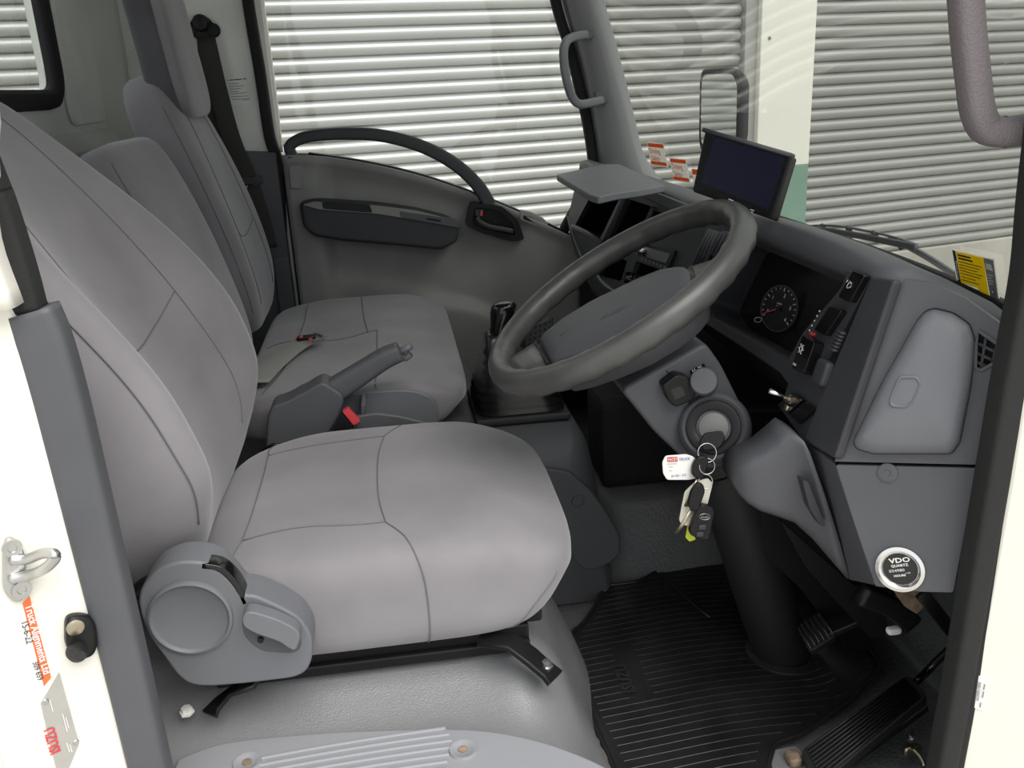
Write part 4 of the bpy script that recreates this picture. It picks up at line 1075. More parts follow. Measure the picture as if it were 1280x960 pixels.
# radio
rd = slab('radio', pf(c4, 0.006, 0.005), -FN * 0.10, 'black', db, bevel=0.003)
slab('radio_display', pf([(811, 310), (837, 317), (832, 329), (807, 321)], 0.0068, 0.002), -FN * 0.002, 'plastic_lt', rd)
lathe('volume_knob', [(0.013, 0), (0.013, 0.012), (0.011, 0.016), (0, 0.016)], PF(806, 312, 0.006), FN, 'chrome', rd, n=20)
for k in range(7):
    rb('radio_button', PF(803 + k * 4.6, 323.5 + k * 1.9, 0.007), (0.004, 0.006, 0.002), 'plastic', rd, k=6, axes=(FD, YV, FN), n=(4, 4, 4))
for px, py in ((790, 348), (802, 352), (814, 357)):
    lathe('heater_knob', [(0.013, 0), (0.012, 0.014), (0.010, 0.017), (0, 0.017)], PF(px, py, 0.001), FN, 'black_gloss', db, n=20)
# central air vents beside the cluster
for (q, nb_) in (([(866, 330), (886, 286), (900, 290), (882, 334)], 4), ([(888, 318), (902, 290), (914, 294), (902, 322)], 3)):
    vt = slab('air_vent', pf(q, 0.004, 0.003), -FN * 0.006, 'black', db, bevel=0.002)
    A0, A1, B0, B1 = PF(*q[0], 0.006), PF(*q[1], 0.006), PF(*q[3], 0.006), PF(*q[2], 0.006)
    for k in range(nb_):
        t = (k + 0.5) / nb_
        sweep('vent_vane', [A0.lerp(B0, t), A1.lerp(B1, t)], rrect(0.0015, 0.004, 0.001, 2), 'plastic', vt, up=FN)
rocker('rocker_switch', [(903, 288), (911, 290), (906, 301), (898, 299)], h=0.006)
# lower body on the passenger side
lowp = cr([V(p) for p in [(0.0, 0, 0.0), (0.006, 0, -0.04), (0.03, 0, -0.085), (0.09, 0, -0.13), (0.18, 0, -0.15), (0.30, 0, -0.15)]], 4)
rings = []
for i in range(17):
    y = 0.72 + (1.782 - 0.72) * i / 16
    b0 = FY(y, 0.235 if y < 1.4 else 0.235 - 0.085 * ((y - 1.4) / 0.382) ** 1.5)
    rings.append([V((b0.x + p.x, y, b0.z + p.z)) for p in lowp])
loft('lower_body', rings, 'plastic_dk', db, closed=False, cap=False, solid=0.006)
tube('tray_edge', cr([PF(a, b, 0.012) for a, b in [(744, 338), (752, 352), (764, 362), (776, 366)]], 4), 0.003, 'plastic_lt', db)
# perforated speaker grille low on the centre
gq = [PY(a, b, 1.05) for a, b in [(655, 412), (690, 398), (690, 425), (652, 436)]]
gs = slab('speaker_grille', gq, (0.004, 0.01, 0), 'plastic_dk', db)
for i in range(6):
    for j in range(4):
        p = gq[0].lerp(gq[1], (i + 0.5) / 6).lerp(gq[3].lerp(gq[2], (i + 0.5) / 6), (j + 0.5) / 4)
        lathe('grille_hole', [(0.0032, 0), (0.0032, 0.0012), (0, 0.0012)], p, (0, -1, 0), 'black', gs, n=6)
# flat shelf added on top of the passenger side
ts = thing('dash_shelf', PZ(750, 225, 0.735), 'flat grey plastic shelf on top of the dashboard by the far pillar', 'shelf')
zt = 0.748
tq = [PZ(a, b, zt) for a, b in [(695, 218), (755, 205), (775, 205), (832, 231), (800, 237), (770, 241), (748, 246), (738, 243)]]
slab('shelf_board', rnd(tq, 0.012, 4), (0, 0, -0.014), 'plastic_lt', ts, bevel=0.003, smooth=True)

# ================================================================== STEERING WHEEL AND COLUMN
SA = math.radians(59.04); WC = V((0.301, 0.42, 0.661)); WU = V((math.sin(SA), 0, math.cos(SA))); WNm = V((-math.cos(SA), 0, math.sin(SA)))
sw = thing('steering_wheel', WC, 'dark grey two-spoke steering wheel with worn shiny rim', 'steering wheel')
RM, RT = 0.1945, 0.0175
rimp = []; NR = 96
for i in range(NR):
    a = 2 * PI * i / NR
    rimp.append(WC + (WU * math.cos(a) + YV * math.sin(a)) * RM)
rings = []
for i in range(NR):
    a = 2 * PI * i / NR
    rad = (WU * math.cos(a) + YV * math.sin(a))
    ring = []
    for k in range(18):
        q = 2 * PI * k / 18
        r_ = RT
        ca, sa = math.cos(q), math.sin(q)
        # finger bumps under the rim
        if sa < -0.2 or ca < -0.3: r_ += 0.0011 * math.sin(i * 2 * PI * 30 / NR * 1.0)
        ring.append(rimp[i] + rad * ca * r_ * 0.95 + WNm * sa * r_ * 1.08)
    rings.append(ring)
rings.append(rings[0])
loft('rim', rings, 'wheel', sw, cap=False)
def PW(px, py, off=0.0): return PP(px, py, WC + WNm * off, WNm)
pad = [(672, 425), (700, 402), (740, 378), (790, 354), (830, 337), (856, 333), (868, 341), (867, 358), (852, 376), (826, 396), (790, 418), (750, 436), (712, 450), (688, 456)]
po = rnd([PW(a, b, 0.0) for a, b in pad], 0.008, 3); pcn = sum(po, V((0, 0, 0))) / len(po)
hp_ = loft('horn_pad', [[pcn + (p - pcn) * s + WNm * h for p in po] for s, h in ((0.96, -0.050), (1.0, -0.02), (1.0, -0.006), (0.98, 0.001), (0.93, 0.005), (0.80, 0.008), (0.4, 0.010), (0.02, 0.010))], 'hub', sw)
e_ = (PW(780, 383) - PW(748, 398)).normalized()
text('embossed_name', 'ISUZU', 0.017, PW(749, 401, 0.0098), e_, YV, 'hub', hp_, lift=0.0006, bold=0.0004)
for (ln, up_) in (([(722, 412), (756, 394), (800, 371)], 0), ([(700, 420), (735, 400), (800, 366)], 0)):
    tube('pad_crease', cr([PW(a, b, 0.0085) for a, b in ln], 4), 0.0007, 'plastic_dk', hp_, n=5)
# spokes
def spoke(pts_in, pts_out, nm='spoke'):
    r0 = [PW(a, b, -0.002) for a, b in pts_in]; r1 = [PW(a, b, -0.001) for a, b in pts_out]
    rr = []
    for t in (0, 0.35, 0.7, 1.0):
        a, b = r0[0].lerp(r1[0], t), r0[1].lerp(r1[1], t)
        mid = (a + b) / 2
        rr.append([a, a.lerp(b, 0.25) + WNm * 0.004, mid + WNm * 0.005, a.lerp(b, 0.75) + WNm * 0.004, b, b - WNm * 0.016, mid - WNm * 0.022, a - WNm * 0.016])
    return loft(nm, rr, 'wheel', sw)
spoke([(668, 428), (686, 458)], [(628, 452), (655, 474)])
spoke([(860, 334), (868, 362)], [(892, 324), (894, 346)])
for pts in ([(669, 427), (676, 440), (687, 458)], [(862, 333), (868, 342), (866, 362)]):
    tube('pad_gap', cr([PW(a, b, 0.002) for a, b in pts], 4), 0.0016, 'black', sw, n=6)
lathe('hub_boss', [(0.05, 0.0), (0.088, 0.004), (0.095, 0.03), (0.092, 0.045), (0.070, 0.062), (0.045, 0.075)], WC - WNm * 0.02, -WNm, 'plastic_dk', sw, n=40)

sc2 = thing('steering_column', (0.45, 0.42, 0.3), 'dark grey steering column shroud under the wheel', 'steering column')
so = [(776, 488), (800, 474), (850, 446), (882, 428), (902, 456), (922, 496), (934, 520), (930, 556), (912, 580), (888, 588), (852, 572), (818, 540), (796, 512)]
shr = slab('column_shroud', rnd([PY(a, b, 0.345) for a, b in so], 0.010, 4), (0, 0.15, 0), 'plastic', sc2, bevel=0.018, smooth=True, segs=5)
tube('shroud_joint', cr([PY(a, b, 0.3446) for a, b in [(833, 463), (838, 470), (862, 502), (872, 512)]], 3), 0.0008, 'black', shr, n=5)
IA = V((-0.34, -0.86, 0.38)).normalized()
ic = PY(892, 534, 0.315)
ig = lathe('ignition_housing', [(0.052, -0.06), (0.050, -0.02), (0.046, -0.002), (0.042, 0.002), (0.040, 0.0), (0.036, -0.003), (0.034, -0.006), (0.030, -0.003), (0.024, -0.003), (0, -0.003)], ic, IA, 'plastic', sc2, n=40)
lathe('ignition_ring', [(0.037, -0.003), (0.036, 0.0025), (0.030, 0.0035), (0.024, 0.001), (0.023, -0.004)], ic, IA, 'black', ig, n=40, cap=False)
lathe('ignition_barrel', [(0.0205, -0.004), (0.0200, 0.001), (0.0185, 0.002), (0, 0.002)], ic, IA, 'barrel', ig, n=32)
lathe('wiper_knob', [(0.019, -0.01), (0.019, 0.010), (0.017, 0.013), (0, 0.0135)], PY(880, 477, 0.325), IA, 'plastic', sc2, n=28)
swb = slab('lever_box', rnd([PY(a, b, 0.325) for a, b in [(828, 482), (846, 468), (862, 472), (872, 487), (868, 500), (846, 510), (838, 505)]], 0.005, 3), (0, 0.03, 0), 'black', sc2, bevel=0.003)
slab('lever_socket', rnd([PY(a, b, 0.3245) for a, b in [(838, 487), (852, 482), (857, 494), (844, 500)]], 0.002, 3), (0, 0.002, 0), 'black_gloss', swb)
slab('print_plate', rnd([PY(a, b, 0.3445) for a, b in [(862, 464), (880, 454), (886, 468), (868, 478)]], 0.001, 2), (0, 0.003, 0), 'black', sc2)
text('scale_print', 'H  N', 0.007, PY(866, 466, 0.3435), PY(882, 457, 0.3435) - PY(866, 466, 0.3435), UP, 'white_print', sc2, lift=0.0008)
bpath = cr([V((0.405, 0.42, 0.47)), V((0.455, 0.42, 0.40)), V((0.50, 0.428, 0.28)), V((0.55, 0.44, 0.13)), V((0.595, 0.452, 0.0))], 6)
tube('column_boot', bpath, 0.047, 'rubber', sc2, n=24, up=(0, 1, 0))
lathe('floor_collar', [(0.066, 0.0), (0.064, 0.008), (0.052, 0.012), (0.048, 0.004)], V((0.595, 0.452, 0.004)), UP, 'rubber', sc2, n=28)
lathe('boot_band', [(0.047, -0.006), (0.0505, -0.004), (0.0505, 0.004), (0.047, 0.006)], V((0.462, 0.421, 0.383)), V((0.38, 0.02, -0.92)), 'black', sc2, n=28, cap=False)

# ================================================================== FLOOR MAT AND PEDALS
mo = [(757, 737), (800, 733), (828, 716), (860, 705), (905, 700), (960, 699), (1010, 730), (1048, 790), (1070, 803), (1080, 826), (1100, 858), (1060, 884), (1000, 925), (968, 936), (960, 965), (960, 1010), (775, 1010), (768, 965), (752, 930), (724, 872), (709, 815), (715, 795), (730, 783), (745, 760)]
mo = rnd([PZ(a, b, 0.0) for a, b in mo], 0.012, 3)
def span(y):
    xs = []
    for p, q in zip(mo, mo[1:] + mo[:1]):
        if (p.y - y) * (q.y - y) <= 0 and abs(p.y - q.y) > 1e-7:
            xs.append(p.x + (q.x - p.x) * (y - p.y) / (q.y - p.y))
    return (min(xs), max(xs)) if xs else None
my0 = min(p.y for p in mo) + 0.001; my1 = max(p.y for p in mo) - 0.001
def matz(x, y):
    return 0.004 + 0.030 * sstep(0.60, 0.70, x) * sstep(0.26, 0.36, y) + 0.004 * math.exp(-((x - 0.45) / 0.1) ** 2)
fm = thing('floor_mat', (0.45, 0.4, 0.0), 'black ribbed rubber floor mat in the driver footwell', 'floor mat')
NM = 60
rows = []
for j in range(NM + 1):
    y = my0 + (my1 - my0) * j / NM
    a, b = span(y)
    rows.append([V((a + (b - a) * i / 40, y, matz(a + (b - a) * i / 40, y))) for i in range(41)])
loft('mat_sheet', rows, 'mat_rubber', fm, closed=False, cap=False, solid=0.004)
sweep('mat_border', [V((p.x, p.y, matz(p.x, p.y) + 0.003)) for p in mo], rrect(0.0035, 0.0035, 0.003, 2), 'mat_rubber', fm, closed=True)
rv = []; rf = []
j = 0
y = my0 + 0.012
while y < my1 - 0.006:
    a, b = span(y)
    segs_ = [(a + 0.018, b - 0.015)]
    if 0.37 < y < 0.52: segs_ = [(a + 0.02, a + 0.075), (a + 0.115, b - 0.015)]
    for a_, b_ in segs_:
        if b_ - a_ < 0.02: continue
        n_ = 16; base = len(rv)
        for k in range(n_ + 1):
            x = a_ + (b_ - a_) * k / n_
            yy = y + 0.012 * math.sin((x - 0.25) * 7)
            z = matz(x, yy)
            for dy, dz in ((-0.0022, 0.0), (-0.0012, 0.0042), (0.0012, 0.0042), (0.0022, 0.0)):
                rv.append((x, yy + dy, z + dz))
        for k in range(n_):
            for q in range(3):
                c_ = base + k * 4 + q
                rf.append((c_, c_ + 4, c_ + 5, c_ + 1))
    y += 0.0165
ro = newmesh('ribbing', rv, rf, 'mat_rib', fm, recalc=False); ro['kind'] = 'stuff'
lt = PZ(771, 822, 0.004)
text('embossed_name', 'ISUZU', 0.030, PZ(795, 868, 0.006) + V((0, 0, 0.001)), PZ(775, 818, 0.006) - PZ(795, 868, 0.006), -(PZ(800, 840, 0.006) - PZ(775, 842, 0.006)), 'mat_rib', fm, lift=0.004, bold=0.0010, sx=0.9)
sweep('cross_rib', [PZ(a, b, 0.010) for a, b in [(826, 719), (850, 740), (872, 760), (888, 772)]], rrect(0.003, 0.003, 0.002, 2), 'mat_rubber', fm)
sweep('torn_foam_edge', cr([PZ(a, b, 0.006) for a, b in [(711, 850), (719, 875), (731, 905), (744, 928), (757, 955)]], 4), lambda t: rrect(0.004 + 0.003 * math.sin(t * 19) ** 2, 0.004, 0.003, 2), 'rust', fm)
# bare patch with rusty edge beside the accelerator
fpn = thing('floor_plate', PZ(975, 945, 0.0), 'grey bare floor patch at the lower end of the accelerator pedal', 'plate')
slab('plate', rnd([PZ(a, b, 0.010) for a, b in [(962, 938), (995, 931), (1012, 950), (1010, 985), (968, 985)]], 0.008, 3), (0, 0, -0.008), 'vinyl', fpn, bevel=0.002)
rb('rusty_hinge', PZ(992, 948, 0.018), (0.010, 0.012, 0.008), 'rust', fpn, k=4, n=(6, 6, 6))

ac = thing('accelerator_pedal', PZ(1000, 950, 0.01), 'long black ribbed accelerator pedal beside the door sill', 'pedal')
aq = [PZ(1000, 938, 0.035), PZ(1136, 842, 0.095), PZ(1160, 868, 0.090), PZ(1020, 985, 0.028)]
an_ = (aq[1] - aq[0]).cross(aq[3] - aq[0]).normalized()
if an_.z < 0: an_ = -an_
slab('pedal_pad', rnd(aq, 0.010, 4), -an_ * 0.016, 'rubber', ac, bevel=0.004, smooth=True)
for k in range(9):
    t = (k + 0.8) / 9.6
    p0 = aq[0].lerp(aq[3], t); p1 = aq[1].lerp(aq[2], t)
    sweep('pad_rib', [p0.lerp(p1, 0.05) + an_ * 0.001, p0.lerp(p1, 0.95) + an_ * 0.001], rrect(0.0016, 0.0022, 0.001, 2), 'mat_rubber', ac, up=an_)
tube('pedal_arm', cr([PZ(1146, 852, 0.075), PZ(1160, 838, 0.08), PZ(1180, 818, 0.11), PZ(1215, 790, 0.16)], 4), 0.006, 'black_gloss', ac)
box('pedal_backing', sum(aq, V((0, 0, 0))) / 4 - an_ * 0.022, ((aq[1] - aq[0]).length * 0.47, 0.022, 0.006), 'black', ac, axes=((aq[1] - aq[0]).normalized(), an_.cross((aq[1] - aq[0]).normalized()), an_), bevel=0.003)

bp_ = thing('brake_pedal', PZ(1020, 800, 0.1), 'black ribbed brake pedal beside the column boot', 'pedal')
bq = [PZ(995, 782, 0.115), PZ(1026, 762, 0.135), PZ(1046, 794, 0.120), PZ(1012, 815, 0.10)]
bn = (bq[1] - bq[0]).cross(bq[3] - bq[0]).normalized()
if bn.z < 0: bn = -bn
slab('pedal_pad', rnd(bq, 0.008, 4), -bn * 0.014, 'rubber', bp_, bevel=0.003, smooth=True)
for k in range(6):
    t = (k + 0.5) / 6
    p0 = bq[0].lerp(bq[1], t); p1 = bq[3].lerp(bq[2], t)
    sweep('pad_rib', [p0.lerp(p1, 0.06) + bn * 0.001, p0.lerp(p1, 0.94) + bn * 0.001], rrect(0.0016, 0.0022, 0.001, 2), 'mat_rubber', bp_, up=bn)
sweep('pedal_arm', cr([sum(bq, V((0, 0, 0))) / 4 - bn * 0.012, V((0.68, 0.335, 0.16)), V((0.71, 0.335, 0.24)), V((0.70, 0.335, 0.37))], 5), rrect(0.006, 0.016, 0.003), 'black', bp_, up=(0, 1, 0))
# black bracket and cover plates behind the column
pbk2 = thing('pedal_bracket', V((0.66, 0.34, 0.35)), 'black pedal bracket hanging under the dashboard right of the column', 'bracket')
slab('bracket_plate', rnd([PY(a, b, 0.385) for a, b in [(930, 600), (1000, 640), (1062, 700), (1090, 740), (1095, 800), (1080, 815), (1050, 800), (1000, 735), (950, 690)]], 0.01, 3), (0, 0.012, 0), 'black', pbk2, bevel=0.003)
slab('bracket_flange', rnd([PY(a, b, 0.27) for a, b in [(975, 650), (1062, 728), (1100, 745), (1112, 790), (1090, 800), (1010, 712)]], 0.01, 3), (0, 0.01, 0), 'black', pbk2, bevel=0.003)
br = thing('bonnet_release', PY(1120, 770, 0.24), 'black release lever under the hour meter', 'lever')
sweep('lever_arm', cr([PY(a, b, 0.22) for a, b in [(1075, 742), (1100, 752), (1122, 764), (1138, 778)]], 4), rrect(0.015, 0.011, 0.006), 'black', br, up=(0, 1, 0))
rb('lever_tip', PY(1117, 788, 0.215), (0.010, 0.006, 0.005), 'paper', br, k=4, n=(6, 6, 6))
lbr = thing('mounting_bracket', PY(1145, 748, 0.2), 'rusty cream steel bracket below the dashboard end panel', 'bracket')
slab('bracket_plate', [PY(a, b, 0.20) for a, b in [(1115, 736), (1155, 738), (1164, 752), (1146, 768), (1130, 758)]], (0.004, 0.006, 0), 'rust', lbr, bevel=0.001)
sweep('bracket_arm', [PY(1152, 742, 0.19), PY(1170, 764, 0.19), PY(1192, 792, 0.19)], rrect(0.009, 0.004, 0.002), 'black', lbr, up=(0, 1, 0))
cbk_ = thing('cable_clip', PZ(1140, 930, 0.01), 'small metal cable clip on the floor beside the accelerator', 'clip')
rb('clip_body', PZ(1140, 938, 0.014), (0.014, 0.006, 0.009), 'brass', cbk_, k=4, n=(6, 6, 6))
lathe('clip_bolt', [(0.007, 0), (0.007, 0.006), (0.004, 0.007), (0.004, 0.012), (0, 0.012)], PZ(1138, 924, 0.010), (0, -0.2, 1), 'metal', cbk_, n=10)
tube('clip_wire', cr([PZ(1140, 935, 0.022), PZ(1150, 946, 0.018), PZ(1156, 958, 0.012)], 4), 0.0035, 'brass', cbk_)

# ================================================================== ADD-ON SCREEN, HOUR METER
SN = V((-0.70, -0.66, 0.28)).normalized(); SO = PY(928, 222, 0.50)
def PS_(px, py, off=0.0): return PP(px, py, SO + SN * off, SN)
so_ = [(881, 164), (990, 195), (966, 275), (865, 239)]
mn = thing('monitor', PS_(915, 262), 'small black monitor with dark blue screen on the dashboard top', 'monitor')
slab('housing', rnd([PS_(a, b) for a, b in so_], 0.004, 4), -SN * 0.022, 'black', mn, bevel=0.003, smooth=True)
slab('bezel_rim', rnd([PS_(a, b, 0.0016) for a, b in [(885, 168), (985, 197), (962, 270), (869, 237)]], 0.003, 3), -SN * 0.003, 'black_gloss', mn)
slab('screen', [PS_(a, b, 0.0025) for a, b in [(893, 172), (981, 197), (960, 262), (876, 229)]], -SN * 0.002, 'screen', mn)
sweep('top_edge', [PS_(881, 163, -0.006), PS_(991, 195, -0.006)], rrect(0.003, 0.008, 0.002, 2), 'plastic', mn, up=SN)
bars('key_symbols', [(911, 249, 917, 251), (912, 252.5, 917, 254), (938, 262, 943, 263.5), (939, 265, 941, 265.6)], 1.0, lambda a, b: PS_(a, b, 0.002), SN, 'white_print', mn)
tube('stand', [PS_(920, 250, -0.02), PS_(925, 268, -0.05)], 0.008, 'black', mn)

hm = thing('hour_meter', PE(1126, 710, 0.002), 'round black hour meter with silver rim on the lower dashboard panel', 'gauge')
hc = PE(1125.5, 710.5, 0.001); RH = 0.0255
HX = (PE(1150, 707) - PE(1100, 712)).normalized(); HY = EN.cross(HX)
lathe('rim', [(RH + 0.0015, -0.001), (RH + 0.001, 0.005), (RH - 0.003, 0.0065), (RH - 0.006, 0.005), (RH - 0.0075, 0.002)], hc, EN, 'chrome', hm, n=48, cap=False)
lathe('dial', [(RH - 0.005, 0.0), (RH - 0.006, 0.0025), (0.0, 0.0025)], hc, EN, 'cluster', hm, n=40)
text('dial_name', 'VDO', 0.0078, hc + HX * -0.0095 + HY * 0.0078, HX, HY, 'white_print', hm, lift=0.003, sx=1.35, bold=0.0002)
text('dial_type', 'QUARTZ', 0.0040, hc + HX * -0.0088 + HY * 0.0030, HX, HY, 'white_print', hm, lift=0.003, sx=1.15, bold=0.0001)
text('counter', '034980', 0.0046, hc + HX * -0.0125 + HY * -0.0028, HX, HY, 'white_print', hm, lift=0.003, sx=1.25)
text('dial_unit', 'HOURS', 0.0034, hc + HX * -0.0085 + HY * -0.0085, HX, HY, 'white_print', hm, lift=0.003, sx=1.15, bold=0.0001)
text('dial_fraction', '1/10', 0.0026, hc + HX * 0.0045 + HY * -0.0062, HX, HY, 'white_print', hm, lift=0.003, sx=1.2)

# ================================================================== STICKERS ON THE WINDSCREEN
def WSP(px, py, d=0.006):
    r = ray(px, py); t = 0.5
    lo, hi = 0.05, 6.0 / r.length * 1.0
    lo, hi = 0.0, 0.004
    for _ in range(60):
        m_ = (lo + hi) / 2; p = CAM + r * m_
        if p.x < wsx(p.y, p.z) - d: lo = m_
        else: hi = m_
    return CAM + r * lo
def flatq(pts, d=0.006):
    q = [WSP(a, b, d) for a, b in pts]
    n = (q[1] - q[0]).cross(q[3] - q[0]).normalized()
    if n.x > 0: n = -n
    return q, n
def orange_sticker(c, label, w=22, h=30, full=True):
    x, y = c
    base = [(x, y), (x + w - 2, y + 2), (x + w + 3, y + h + 1), (x + 5, y + h - 3)]
    q, n = flatq(base)
    st = thing('service_sticker', q[3], label, 'sticker', 'orange stickers in the windscreen corner')
    o = q[0]; U = q[1] - q[0]; Dn = q[3] - q[0]
    def B(u, v): return o + U * u + Dn * v
    slab('paper', [B(-0.04, -0.03), B(1.0, -0.03), B(1.0, 0.45), B(0.93, 0.52), B(1.0, 0.64), B(1.04, 1.04), B(-0.04, 1.04)], -n * 0.0008, 'film_paper', st)
    for v0, v1 in ((0.0, 0.17), (0.82, 0.98)):
        newmesh('orange_band', [B(0, v0) + n * 0.0005, B(0.98, v0) + n * 0.0005, B(0.98, v1) + n * 0.0005, B(0, v1) + n * 0.0005], [(0, 1, 2, 3)], 'film_orange', st, smooth=False, recalc=False)
    text('print', 'Driving\nSafety', U.length * 0.22, B(0.06, 0.46), U, n.cross(U), 'film_orange', st, lift=0.0006, lines=0.95)
    return st
orange_sticker((809.5, 178.5), 'orange and white sticker in the windscreen corner, farthest from the monitor')
orange_sticker((837.5, 198), 'orange and white sticker in the windscreen corner, between the other sticker and the monitor')
q, n = flatq([(865, 211), (885, 213), (888, 240), (868, 238)])
st3 = thing('service_sticker', q[3], 'orange-topped sticker mostly hidden behind the monitor edge', 'sticker', 'orange stickers in the windscreen corner')
slab('paper', q, -n * 0.0008, 'film_paper', st3)
newmesh('orange_band', [q[0] + n * 0.0005, q[1] + n * 0.0005, q[1].lerp(q[2], 0.25) + n * 0.0005, q[0].lerp(q[3], 0.25) + n * 0.0005], [(0, 1, 2, 3)], 'film_orange', st3, smooth=False, recalc=False)

q, n = flatq([(1190, 311), (1243, 323), (1249, 373), (1197, 358)])
ys = thing('warning_sticker', q[3], 'yellow warning sticker on the lower windscreen near the driver pillar', 'sticker')
o_, U, Dn = q[0], q[1] - q[0], q[3] - q[0]
def YB(u, v): return o_ + U * u + Dn * v
slab('paper', q, -n * 0.0008, 'film_paper', ys)
def yq(name, pts, m, l=0.0005):
    k = [YB(a, b) + n * l for a, b in pts]
    return newmesh(name, k, [tuple(range(len(k)))], m, ys, smooth=False, recalc=False)
yq('yellow_field', [(0.10, 0.04), (0.76, 0.04), (0.78, 0.97), (0.58, 0.97), (0.52, 0.86), (0.20, 0.86), (0.16, 0.97), (0.02, 0.97), (0.12, 0.86)], 'film_yellow')
yq('black_band', [(0.01, 0.03), (0.09, 0.03), (0.12, 0.86), (0.04, 0.88)], 'ink')
yq('grey_band', [(0.76, 0.04), (0.98, 0.04), (0.98, 0.97), (0.80, 0.97)], 'ink_grey')
yq('truck_symbol', [(0.80, 0.16), (0.92, 0.16), (0.95, 0.26), (0.95, 0.32), (0.80, 0.30)], 'white_print', 0.0009)
lathe('round_symbol', [(0.0038, 0), (0.0030, 0.0004), (0, 0.0004)], YB(0.89, 0.84) + n * 0.0006, n, 'ink', ys, n=18)
lathe('round_symbol', [(0.0024, 0), (0.0020, 0.0003), (0, 0.0003)], YB(0.89, 0.84) + n * 0.0011, n, 'white_print', ys, n=18)
text('warning_word', 'WARNING', 0.0058, YB(0.095, 0.80), -Dn, -U, 'white_print', ys, lift=0.0010, bold=0.0002, sx=1.0)
bars('print_heading', [(0.14, 0.12, 0.46, 0.12), (0.14, 0.20, 0.50, 0.20)], 0.045, YB, n * 1.6, 'ink', ys)
bars('print_lines', [(0.14, 0.29 + 0.075 * k, 0.70 - 0.06 * (k % 3), 0.29 + 0.075 * k) for k in range(5)] + [(0.16, 0.68, 0.50, 0.68), (0.16, 0.76, 0.58, 0.76)], 0.022, YB, n * 1.6, 'ink', ys)
bars('side_print', [(0.81, 0.44 + 0.07 * k, 0.93 - 0.03 * (k % 2), 0.44 + 0.07 * k) for k in range(4)], 0.03, YB, n * 1.6, 'white_print', ys)

# ================================================================== WIPER, OUTSIDE MIRROR
wp = thing('windscreen_wiper', WSP(1195, 345, -0.03), 'grey wiper blade and arm outside the windscreen', 'wiper')
bl = [WSP(a, b, -0.022) for a, b in [(990, 286), (1030, 288), (1070, 294), (1110, 302), (1145, 309)]]
sweep('blade', cr(bl, 4), rrect(0.003, 0.0055, 0.002, 2), 'plastic', wp)
fr2 = [WSP(a, b, -0.03) for a, b in [(1000, 283), (1040, 282), (1080, 288), (1115, 296), (1146, 306)]]
sweep('blade_frame', cr(fr2, 4), rrect(0.002, 0.0022, 0.0015, 2), 'plastic_lt', wp)
for px, py in ((1030, 285), (1062, 288), (1094, 294), (1124, 302)):
    sweep('frame_claw', [WSP(px - 3, py - 2, -0.03), WSP(px + 3, py + 6, -0.022)], rrect(0.003, 0.006, 0.002, 2), 'black', wp)
sweep('arm', cr([WSP(a, b, -0.035) for a, b in [(1112, 298), (1135, 308), (1165, 325), (1200, 348), (1240, 372)]], 4), rrect(0.003, 0.005, 0.002, 2), 'plastic_lt', wp)
om = thing('door_mirror', V((0.98, 1.98, 0.6)), 'tall black outside mirror beyond the passenger windscreen pillar', 'mirror')
MN = V((-0.88, -0.47, 0.02)).normalized(); MO = PY(902, 128, 2.05)
def PM(px, py, off=0.0): return PP(px, py, MO + MN * off, MN)
mp = rnd([PM(a, b) for a, b in [(879, 86), (921, 84), (928, 100), (926, 178), (920, 190), (878, 190), (875, 178), (876, 100)]], 0.02, 5)
mc = sum(mp, V((0, 0, 0))) / len(mp)
loft('mirror_housing', [[mc + (p - mc) * s + MN * h for p in mp] for s, h in ((0.1, -0.07), (0.6, -0.065), (0.88, -0.045), (0.98, -0.015), (1.0, 0.004), (0.96, 0.008), (0.92, 0.006))], 'black', om, cap=True)
slab('mirror_glass', [mc + (p - mc) * 0.86 + MN * 0.009 for p in mp], -MN * 0.002, 'mirror', om)
tube('mirror_stay', cr([mc - MN * 0.04 + V((0, 0, -0.1)), V((1.0, 2.0, 0.62)), V((0.88, 1.9, 0.56)), V((0.86, 1.826, 0.53))], 5), 0.012, 'black', om)

# ================================================================== GRAB HANDLES
gh = thing('pillar_grab_handle', PY(735, 85, 1.72), 'grey plastic grab handle on the far windscreen pillar', 'handle')
gpth = cr([PY(a, b, Y_) for a, b, Y_ in [(741, 43, 1.735), (726, 44, 1.715), (711, 49, 1.695), (705, 60, 1.685), (705, 80, 1.68), (709, 103, 1.68), (715, 121, 1.685), (724, 130, 1.69), (740, 128, 1.705), (756, 124, 1.73)]], 5)
sweep('grip', gpth, rrect(0.0115, 0.010, 0.008), 'plastic_lt', gh, up=(0, 1, 0))
for pts in ([(728, 38), (741, 34), (744, 46), (731, 51)], [(744, 116), (757, 112), (761, 126), (748, 132)]):
    slab('mounting', rnd([PY(a, b, 1.715) for a, b in pts], 0.006, 3), (0, 0.03, 0), 'plastic', gh, bevel=0.003, smooth=True)
nh = thing('entry_grab_handle', PY(1220, 100, 0.05), 'thick mauve-grey grab handle at the top right beside the driver opening', 'handle')
npth = cr([V((0.575, 0.005, 1.17)), V((0.548, 0.03, 1.175))] + [PY(a, b, Y_) for a, b, Y_ in [(1203, -90, 0.05), (1206, -20, 0.05), (1210, 40, 0.05), (1216, 95, 0.05), (1222, 138, 0.05), (1234, 161, 0.05), (1258, 165, 0.045), (1290, 160, 0.035), (1330, 150, 0.02)]], 6)
sweep('grip', npth, rrect(0.0145, 0.0145, 0.012), 'handle_vinyl', nh, up=(0, 1, 0))
jn = PY(1256, 165, 0.046)
lathe('grip_joint', [(0.0150, -0.001), (0.0156, 0.0), (0.0150, 0.001)], jn, (1, -0.12, 0.1), 'plastic_dk', nh, n=24, cap=False)

